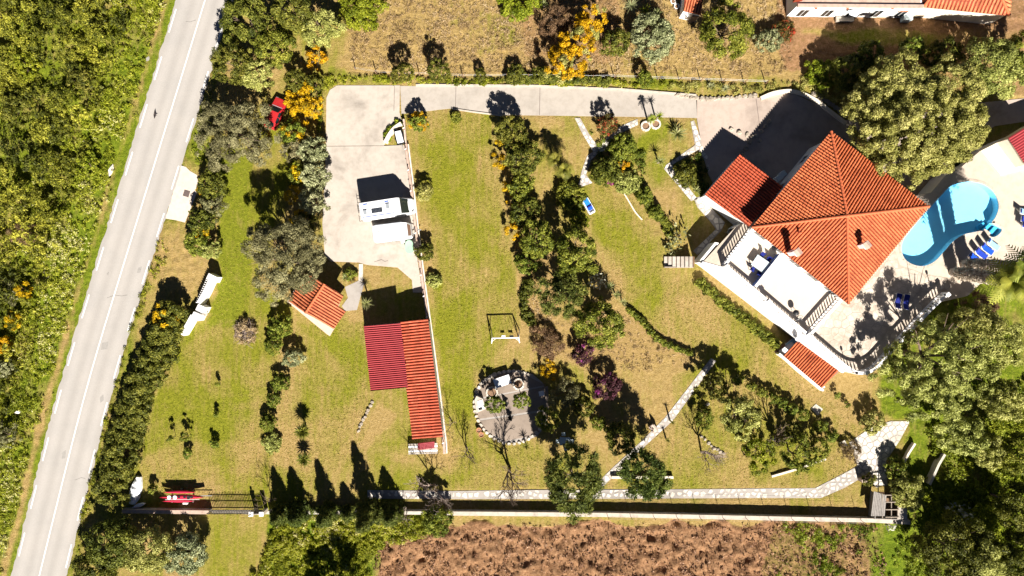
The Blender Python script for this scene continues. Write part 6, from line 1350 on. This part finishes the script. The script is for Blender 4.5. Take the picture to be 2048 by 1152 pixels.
for s_ in (-1, 1):
    MB().box(f_(2.15, s_ * 1.2, 1.75), (.12, .22, .3), f_.rz).build('mirror', 'black', mh)
    for x in (-2.0, 2.35): wheel(f_, x, s_ * .93, .35, .24, mh)
    MB().box(f_(3.12, s_ * .62, .85), (.2, .3, .16), f_.rz).build('headlight', 'hatch', mh)
rk = MB()
for b_ in (-.95, -.4, .1, .65, .98): rk.tube([f_(-3.25, b_, 1.1), f_(-3.7, b_, 1.15)], .025, 5)
for dx in (-3.4, -3.7):
    rk.tube([f_(dx, -1.0, 1.15), f_(dx, -.15, 1.15)], .03, 5); rk.tube([f_(dx, .05, 1.15), f_(dx, 1.25, 1.15)], .03, 5)
rk.build('bike_rack', 'dark_metal', mh)
# caravan
f_ = Fr(787, 464, .12); f_.o = P(786, 465, 1.2); f_.o.z = .05
cv = thing('caravan', 'plain white caravan parked below the motorhome', 'caravan', f_.o)
loft(f_, [(-2.32, body_ring(.85, .9, 1.2, .82, 2.25, .4)), (-2.2, body_ring(1.0, 1.03, 1.3, .95, 2.45, .38)), (1.5, body_ring(1.0, 1.03, 1.3, .95, 2.5, .38)), (1.95, body_ring(1.0, 1.02, 1.2, .9, 2.3, .38)), (2.3, body_ring(.85, .9, 1.0, .72, 1.35, .42))]).build('body', 'van_white', cv)
quad3(f_, [(1.98, -.72, 2.27), (1.98, .72, 2.27), (2.26, .62, 1.50), (2.26, -.62, 1.50)], .012).build('front_window', 'brown_floor', cv)
MB().box(f_(-.4, .99, 1.75), (1.1, .06, .5), f_.rz).build('side_window', 'glass_dark', cv); MB().tube([f_(-1.9, .98, 2.47), f_(1.4, .98, 2.5)], .06, 6).build('gutter', 'hatch', cv); MB().box(f_(-1.5, -.05, 2.49), (.42, .42, .08), f_.rz).build('roof_hatch', 'white', cv)
MB().tube([f_(2.2, .5, .45), f_(3.15, 0, .45)], .05, 6).tube([f_(2.2, -.5, .45), f_(3.15, 0, .45)], .05, 6).tube([f_(3.1, 0, .45), f_(3.4, 0, .5)], .06, 6).build('tow_bar', 'steel', cv); MB().box(f_(1.0, -1.2, .35), (.55, .35, .06), f_.rz).build('step', 'white', cv)
for s_ in (-1, 1): wheel(f_, -.1, s_ * .92, .32, .2, cv)
# mint green tank lid
q = P(820, 494); m_ = MB(); pts = [(q.x + .56 * math.cos(a) * (1 - .14 * math.exp(-((a) / .5) ** 2)), q.y + .86 * (math.copysign(abs(math.sin(a)) ** .85, math.sin(a)))) for a in [k * 2 * PI / 28 - PI for k in range(28)]]
tk = thing('water_tank', 'mint green oval tank standing on the parking below the caravan', 'tank', q); MB().prism(pts, .05, .75).build('body', 'mint', tk); MB().prism([(q.x + (x - q.x) * .93, q.y + (y - q.y) * .95) for x, y in pts], .75, .80).build('lid', 'mint', tk)
# utility trailer by the wall
f_ = Fr(801, 277, -1.32); ut = thing('utility_trailer', 'small dark trailer with white load against the lawn wall', 'trailer', f_.o)
MB().box(f_(0, 0, .5), (1.7, 1.0, .1), f_.rz).build('bed', 'black', ut)
for s_ in (-1, 1): MB().box(f_(0, s_ * .5, .7), (1.7, .05, .32), f_.rz).build('side_board', 'black', ut); wheel(f_, 0, s_ * .58, .25, .14, ut); MB().box(f_(s_ * .87, 0, .7), (.05, 1.0, .32), f_.rz).build('end_board', 'black', ut)
MB().tube([f_(.85, 0, .45), f_(1.5, 0, .42)], .04, 6).build('tow_bar', 'steel', ut)
tag(MB().slope([f_(-.75, -.4, .95), f_(.7, -.4, .9), f_(.72, .38, .98), f_(-.7, .36, 1.06)], .2).build('load_sheet', 'tarp'), 'white sheeted load lying on the small dark trailer', 'load')
# red car
f_ = Fr(553, 226, PI / 2 - .38); f_.o = P(551, 227, .7); f_.o.z = 0
rc = thing('red_car', 'faded red hatchback car half hidden under the grey tree', 'car', f_.o)
secs = [(2.0, body_ring(.62, .68, .55, .55, .62, .3)), (1.92, body_ring(.76, .80, .62, .68, .74, .28)), (1.0, body_ring(.8, .84, .78, .72, .90, .25)), (.78, body_ring(.8, .84, .84, .70, .95, .25)), (.12, body_ring(.8, .84, .88, .58, 1.38, .25)), (-1.2, body_ring(.8, .84, .88, .58, 1.40, .25)), (-1.75, body_ring(.8, .82, .86, .62, 1.05, .28)), (-1.98, body_ring(.68, .74, .7, .6, .82, .32))]
loft(f_, secs).build('body', 'car_red', rc)
quad3(f_, [(.80, -.64, .965), (.80, .64, .965), (.14, .54, 1.41), (.14, -.54, 1.41)], .012).build('windscreen', 'glass_dark', rc); quad3(f_, [(-1.25, -.54, 1.415), (-1.25, .54, 1.415), (-1.72, .58, 1.09), (-1.72, -.58, 1.09)], .012).build('rear_window', 'glass_dark', rc)
for s_ in (-1, 1):
    for x0, x1 in ((.35, -.38), (-.46, -1.15)): MB().add([f_(x0, s_ * .815, .93), f_(x1, s_ * .815, .93), f_(x1, s_ * .645, 1.33), f_(x0 - (.22 if x0 > 0 else 0), s_ * .645, 1.33)], [(0, 1, 2, 3)]).build('side_window', 'glass_dark', rc)
    for x in (1.25, -1.25): wheel(f_, x, s_ * .74, .29, .18, rc)
    MB().box(f_(1.93, s_ * .52, .66), (.1, .28, .12), f_.rz).build('headlight', 'hatch', rc); MB().box(f_(.62, s_ * .92, .98), (.1, .18, .12), f_.rz).build('mirror', 'car_red', rc); MB().box(f_(-1.95, s_ * .58, .72), (.08, .2, .16), f_.rz).build('tail_light', 'ridge', rc)
MB().box(f_(.86, 0, .955), (.06, 1.3, .03), f_.rz).build('cowl', 'steel', rc); MB().box(f_(2.0, 0, .42), (.1, 1.3, .16), f_.rz).build('bumper', 'black', rc)
# blue and white play car
f_ = Fr(1177, 413, -1.05); f_.o = P(1177, 412, .3); f_.o.z = 0
pc = thing('play_car', 'small white play car with blue top standing on the curved lawn', 'play car', f_.o)
loft(f_, [(-1.05, body_ring(.34, .40, .4, .36, .5, .15)), (-.95, body_ring(.40, .46, .45, .42, .56, .12)), (.85, body_ring(.40, .46, .42, .42, .52, .12)), (1.05, body_ring(.30, .36, .32, .32, .4, .15))]).build('body', 'plastic_white', pc)
quad3(f_, [(-.92, -.32, .60), (.02, -.32, .62), (.02, .32, .62), (-.92, .32, .60)], .04).build('rear_cover', 'blue_light', pc); quad3(f_, [(.2, -.34, .60), (.58, -.34, .56), (.58, .34, .56), (.2, .34, .60)], .04).build('front_cover', 'blue_mid', pc)
MB().box(f_(.1, 0, .66), (.13, .66, .16), f_.rz).build('seat_back', 'navy', pc); MB().box(f_(.78, 0, .55), (.22, .62, .08), f_.rz).build('grille', 'black', pc)
for k in range(4): MB().box(f_(.70 + k * .05, 0, .60), (.02, .54, .03), f_.rz).build('grille_bar', 'hatch', pc)
for s_ in (-1, 1):
    for x in (-.65, .65): wheel(f_, x, s_ * .42, .17, .12, pc, 'white')
# kayaks on a trailer, covered boat
def hull(fr, L, w, h, z, name, mat, parent=None, n=11, sharp=1.6):
    secs = []
    for i in range(n):
        u = -1 + 2 * i / (n - 1); k = max(.03, (1 - abs(u) ** sharp)) ** .7; rise = .12 * abs(u) ** 3
        secs.append((u * L / 2, [(-w / 2 * k, z + h * .45 + rise), (-w * .36 * k, z + .06 + rise), (0, z + rise), (w * .36 * k, z + .06 + rise), (w / 2 * k, z + h * .45 + rise), (w * .34 * k, z + h * .85 + rise), (0, z + h + rise), (-w * .34 * k, z + h * .85 + rise)]))
    return loft(fr, secs).build(name, mat, parent, True)
f_ = Fr(370, 989, 0); kt = thing('kayak_trailer', 'low metal trailer frame carrying the red kayaks', 'trailer', f_.o)
MB().tube([f_(-1.8, 0, .5), f_(3.6, 0, .48)], .05, 6).build('beam', 'steel', kt)
for x in (-1.3, 1.3): MB().tube([f_(x, -.8, .62), f_(x, .8, .62)], .04, 6).build('cross_bar', 'steel', kt); MB().tube([f_(x, 0, .5), f_(x, 0, .62)], .04, 6).build('upright', 'steel', kt)
for s_ in (-1, 1): wheel(f_, -.3, s_ * .7, .28, .16, kt)
MB().box(f_(.3, -.95, .45), (.6, .2, .3), f_.rz).build('mudguard', 'white', kt)
for dy, L, w, dx, lb in ((.0, 5.3, .62, .1, 'longest red kayak with white seats on the trailer, the middle one'), (.58, 3.9, .42, -.2, 'narrow red kayak on the trailer, on the lawn side'), (-.52, 3.8, .42, -.35, 'narrow red kayak on the trailer, on the wall side')):
    g_ = Fr(370, 989, 0); g_.o = f_(dx, dy, 0); k_ = thing('kayak', lb, 'kayak', g_.o + Vector((0, 0, .67)), 'red kayaks'); hull(g_, L, w, .34 if dy else .5, .67, 'hull', 'kayak_red', k_)
    if not dy:
        for x in (-1.5, -.8, .9): MB().lathe(g_(x, 0, 1.13), [(.22, 0), (.26, .05), (.2, .08), (.05, .06)], 10).build('seat', 'white' if x < 0 else 'black', k_)
        for x in (-1.1, -.3, .4, 1.3): MB().box(g_(x, .03, 1.17), (.3, .26, .05), .2).build('hatch', 'black', k_)
        MB().tube([g_(-2.0, -.3, 1.1), g_(2.2, -.28, 1.08)], .03, 5).build('side_rail', 'white', k_)
f_ = Fr(273, 980, 1.32); bt = thing('covered_boat', 'small boat under a crumpled white tarp beside the road hedge', 'boat', f_.o); rg = random.Random(4)
secs = []
for i in range(13):
    u = i / 12; w = (.10 + .62 * math.sin(PI * min(1, .12 + u * .80)) ** .8) * (1 + rg.uniform(-.1, .1)); h = .35 + .45 * math.sin(PI * (.15 + u * .75)) + rg.uniform(-.07, .07)
    secs.append((-1.7 + 3.5 * u, [(-w, .02), (-w * .9, h * .5 + rg.uniform(-.05, .05)), (-w * .4, h + rg.uniform(-.06, .06)), (w * .1, h * 1.05 + rg.uniform(-.08, .08)), (w * .6, h * .9), (w * .95, h * .4), (w, .02)]))
loft(f_, secs).build('tarp', 'tarp', bt); hull(Fr(281, 1009, .3), 1.7, .5, .4, .05, 'tarp_bundle', 'tarp', bt); MB().tube([f_(-1.9, -.4, .5), f_(-1.9, .5, .5)], .04, 6).build('rope', 'sign', bt)
# ------------------------------------------------------------------ garden things
f_ = Fr(1011, 673, .02); sw = thing('swing_set', 'white metal swing frame standing on the long lawn', 'swing', f_.o); hb = 2.3
MB().tube([f_(-1.65, 0, hb), f_(1.65, 0, hb)], .075, 8).build('top_bar', 'white', sw)
for s_ in (-1, 1):
    for t_ in (-1, 1): MB().tube([f_(s_ * 1.6, 0, hb), f_(s_ * 1.75, t_ * .8, 0)], .065, 6).build('leg', 'white', sw)
    MB().tube([f_(s_ * 1.69, -.42, 1.1), f_(s_ * 1.69, .42, 1.1)], .03, 6).build('cross_bar', 'white', sw); MB().tube([f_(s_ * 1.65, -.5, .9), f_(s_ * 1.1, 0, hb)], .03, 6).build('brace', 'white', sw)
for x, mt in ((-.25, 'white'), (.75, 'black')):
    for t_ in (-.2, .2): MB().tube([f_(x + t_, 0, hb), f_(x + t_, .05, .5)], .012, 4).build('rope', 'black', sw)
    MB().box(f_(x, .05, .5), (.5, .26, .05), f_.rz).build('swing_seat', mt, sw)
def table(x, y, rz, L, w, h, label, mat, leg='white', name='garden_table', z=0):
    g_ = Fr(x, y, rz); g_.o = P(x, y, h); g_.o.z = z; r = thing(name, label, 'table', g_.o); MB().box(g_(0, 0, h - .03), (L, w, .06), rz).build('tabletop', mat, r)
    for a in (-1, 1):
        for b_ in (-1, 1): MB().box(g_(a * (L / 2 - .12), b_ * (w / 2 - .12), (h - .06) / 2), (.08, .08, h - .06), rz).build('leg', leg, r)
    return g_, r
table(1004.5, 763, .33, 2.05, 1.15, .95, 'large white table at the top of the round patio', 'plastic_white')
g_, r = table(1130, 883, -.05, 1.3, 1.0, .74, 'grey white plastic table in the shade of the big pine', 'table_blue')
for i, (a, b_, rz_, lb) in enumerate(((-.2, .85, 0, 'plastic chair at the upper side of the shaded plastic table'), (.85, 0, -PI / 2, 'plastic chair at the right side of the shaded plastic table'), (-.85, -.05, PI / 2, 'plastic chair at the left side of the shaded plastic table'), (.15, -.8, PI, 'plastic chair at the lower side of the shaded plastic table'))):
    chair(g_(a, b_, 0), rz_, 0, lb, 'table_blue', 'plastic chairs round the shaded table')
for x, y, rr, lb in ((1037, 768, 10, 'white stone ring planter near the white patio table, the right one'), (984, 785, 10.5, 'white stone ring planter on the patio, the left one'), (1291, 253, 8.5, 'round white stone ring at the driveway edge, the left one'), (1311, 249, 8.5, 'round white stone ring at the driveway edge, the right one')):
    c = P(x, y); r = thing('ring_planter', lb, 'planter', c); R = rr / 16
    for k in range(12):
        a = k * PI / 6; q = c + Vector((math.cos(a) * R, math.sin(a) * R, .12)); MB().box(q, (.2, R * .5, .26 + .04 * (k % 3)), a).build('stone', 'stone_white', r)
    MB().lathe(c, [(R * .9, 0), (R * .85, .14)], 12).build('earth', 'wood', r)
for x, y, lb, e in ((958, 859, 'terracotta pot on the left rim of the patio, the upper one', 'leaf_straw'), (963, 868, 'terracotta pot on the left rim of the patio, the lower one', 'leaf_brown')):
    c = P(x, y); r = thing('flower_pot', lb, 'pot', c); MB().lathe(c, [(.2, 0), (.31, .42), (.34, .5), (.28, .5), (.26, .4)], 12).build('pot', 'terracotta', r); MB().lathe(c + Vector((0, 0, .36)), [(.26, 0), (.12, .06)], 10).build('earth', 'brown_floor', r)
ct = thing('patio_counter', 'white tiled barbecue counter on the left side of the round patio', 'counter', P(960, 808))
MB().prism(PL([(949, 800), (953, 792), (966, 798), (972, 818), (953, 826)], .8), .0, .8).build('base', 'stone_white', ct); MB().prism(PL([(955, 802), (964, 800), (969, 817), (957, 821)], .85), .8, .85).build('worktop', 'plastic_white', ct); MB().box(P(961, 818, .9), (.45, .2, .06), .3).build('grill_plate', 'black', ct)
for x, y, rz_, lb in ((1013, 806, 2.6, 'dark reclining chair in the middle of the patio, the upper one'), (1021, 834, 2.9, 'dark reclining chair in the middle of the patio, the lower one')): chair(P(x, y), rz_, .05, lb, 'black', 'dark chairs on the patio', .7)
g_, r = table(1083, 787, .2, .65, .6, .5, 'small white stool table on the shaded side of the patio', 'plastic_white')
f_ = Fr(1304, 856, -.9); r = thing('garden_bench', 'pinkish stone bench beside the diagonal path', 'bench', f_.o); MB().box(f_(0, 0, .42), (.95, .6, .1), f_.rz).build('seat', 'pink_wall', r)
for s_ in (-1, 1): MB().box(f_(s_ * .35, 0, .18), (.14, .5, .37), f_.rz).build('leg', 'stone', r)
MB().box(f_(0, .38, .5), (.95, .14, 1.0), f_.rz).build('backrest', 'grey_stone', r)
slab('path', [(718, 528), (726, 528), (726, 563), (717, 563)], 'stone_white', .04); slab('path', [(690, 574), (716, 562), (729, 566), (722, 590), (714, 620), (690, 622), (684, 612), (696, 596)], 'mortar', .03)
f_ = Fr(1466, 464, -.65); f_.o = P(1466, 464, .9); f_.o.z = 0; r = thing('drying_rack', 'folding drying rack in the shade below the garage corner', 'rack', f_.o)
MB().tube([f_(-.6, -.4, .9), f_(.6, -.4, .9), f_(.6, .4, .9), f_(-.6, .4, .9), f_(-.6, -.4, .9)], .025, 5).build('frame', 'table_blue', r)
for k in range(7): MB().tube([f_(-.45 + k * .15, -.4, .9), f_(-.45 + k * .15, .4, .9)], .012, 4).build('bar', 'white', r)
for s_ in (-1, 1): MB().tube([f_(s_ * .5, -.35, 0), f_(-s_ * .5, -.35, .88)], .02, 5).build('leg', 'table_blue', r); MB().tube([f_(s_ * .5, .35, 0), f_(-s_ * .5, .35, .88)], .02, 5).build('leg', 'table_blue', r)
q = P(1597, 678, 3.6); r = thing('satellite_dish', 'white satellite dish on the terrace wall above the lean-to', 'dish', (q.x, q.y, 3.0)); d_ = Vector((-.35, -.75, .55)).normalized(); a = d_.cross(Vector((0, 0, 1))).normalized(); b_ = d_.cross(a); m_ = MB(); vs = [q]; fs = []
for j, (rr, dp) in enumerate(((.14, .02), (.27, .05), (.36, .09))):
    for k in range(14): w = 2 * PI * k / 14; vs.append(q + (a * math.cos(w) + b_ * math.sin(w)) * rr + d_ * dp)
fs = [(0, 1 + k, 1 + (k + 1) % 14) for k in range(14)] + [(1 + j * 14 + k, 1 + j * 14 + (k + 1) % 14, 15 + j * 14 + (k + 1) % 14, 15 + j * 14 + k) for j in range(2) for k in range(14)]
MB().add(vs, fs).build('reflector', 'plastic_white', r, True); MB().tube([(q.x, q.y, 3.0), q], .04, 6).build('mast', 'steel', r); MB().tube([q - b_ * .4, q + d_ * .55], .02, 5).build('arm', 'steel', r)
for x, y, rz_, lb, d in ((1475, 753, .3, 'white stone at the end of the garden hedge row', (.55, .4, .4)), (1415, 808, .5, 'pale flat stone right of the diagonal path', (.6, .45, .25)), (1546, 876, .2, 'white boulder under the leafless garden tree', (.8, .6, .5)), (38, 823, .4, 'pale boulder in the weeds left of the road', (.9, .55, .35)), (222, 340, 1.2, 'long pale rock on the verge left of the road', (1.6, .6, .25))):
    q = P(x, y); o = link('boulder', rock_mes[int(x) % 6].copy(), None, None, q); o.data.materials.clear(); o.data.materials.append(M['stone_white']); o.scale = (d[0] / 2 * 1.1, d[1] / 2 * 1.1, d[2]); o.rotation_euler = (0, 0, rz_); tag(o, lb, 'rock')
# a bird flying over the road
q = P(312, 230, .25); m_ = MB(); m_.add([q + Vector(v_) for v_ in ((-.16, .02, 0), (0, .05, .04), (.2, .0, .0), (0, -.05, -.02), (-.1, .55, .1), (-.2, .3, .08), (-.14, -.5, .12), (-.22, -.28, .08), (-.32, .03, 0))], [(0, 1, 2), (0, 2, 3), (1, 2, 3), (0, 1, 5), (1, 4, 5), (0, 3, 7), (3, 6, 7), (0, 8, 5), (0, 7, 8)])
tag(m_.build('bird', 'person_dark'), 'small dark bird in flight over the road', 'bird')
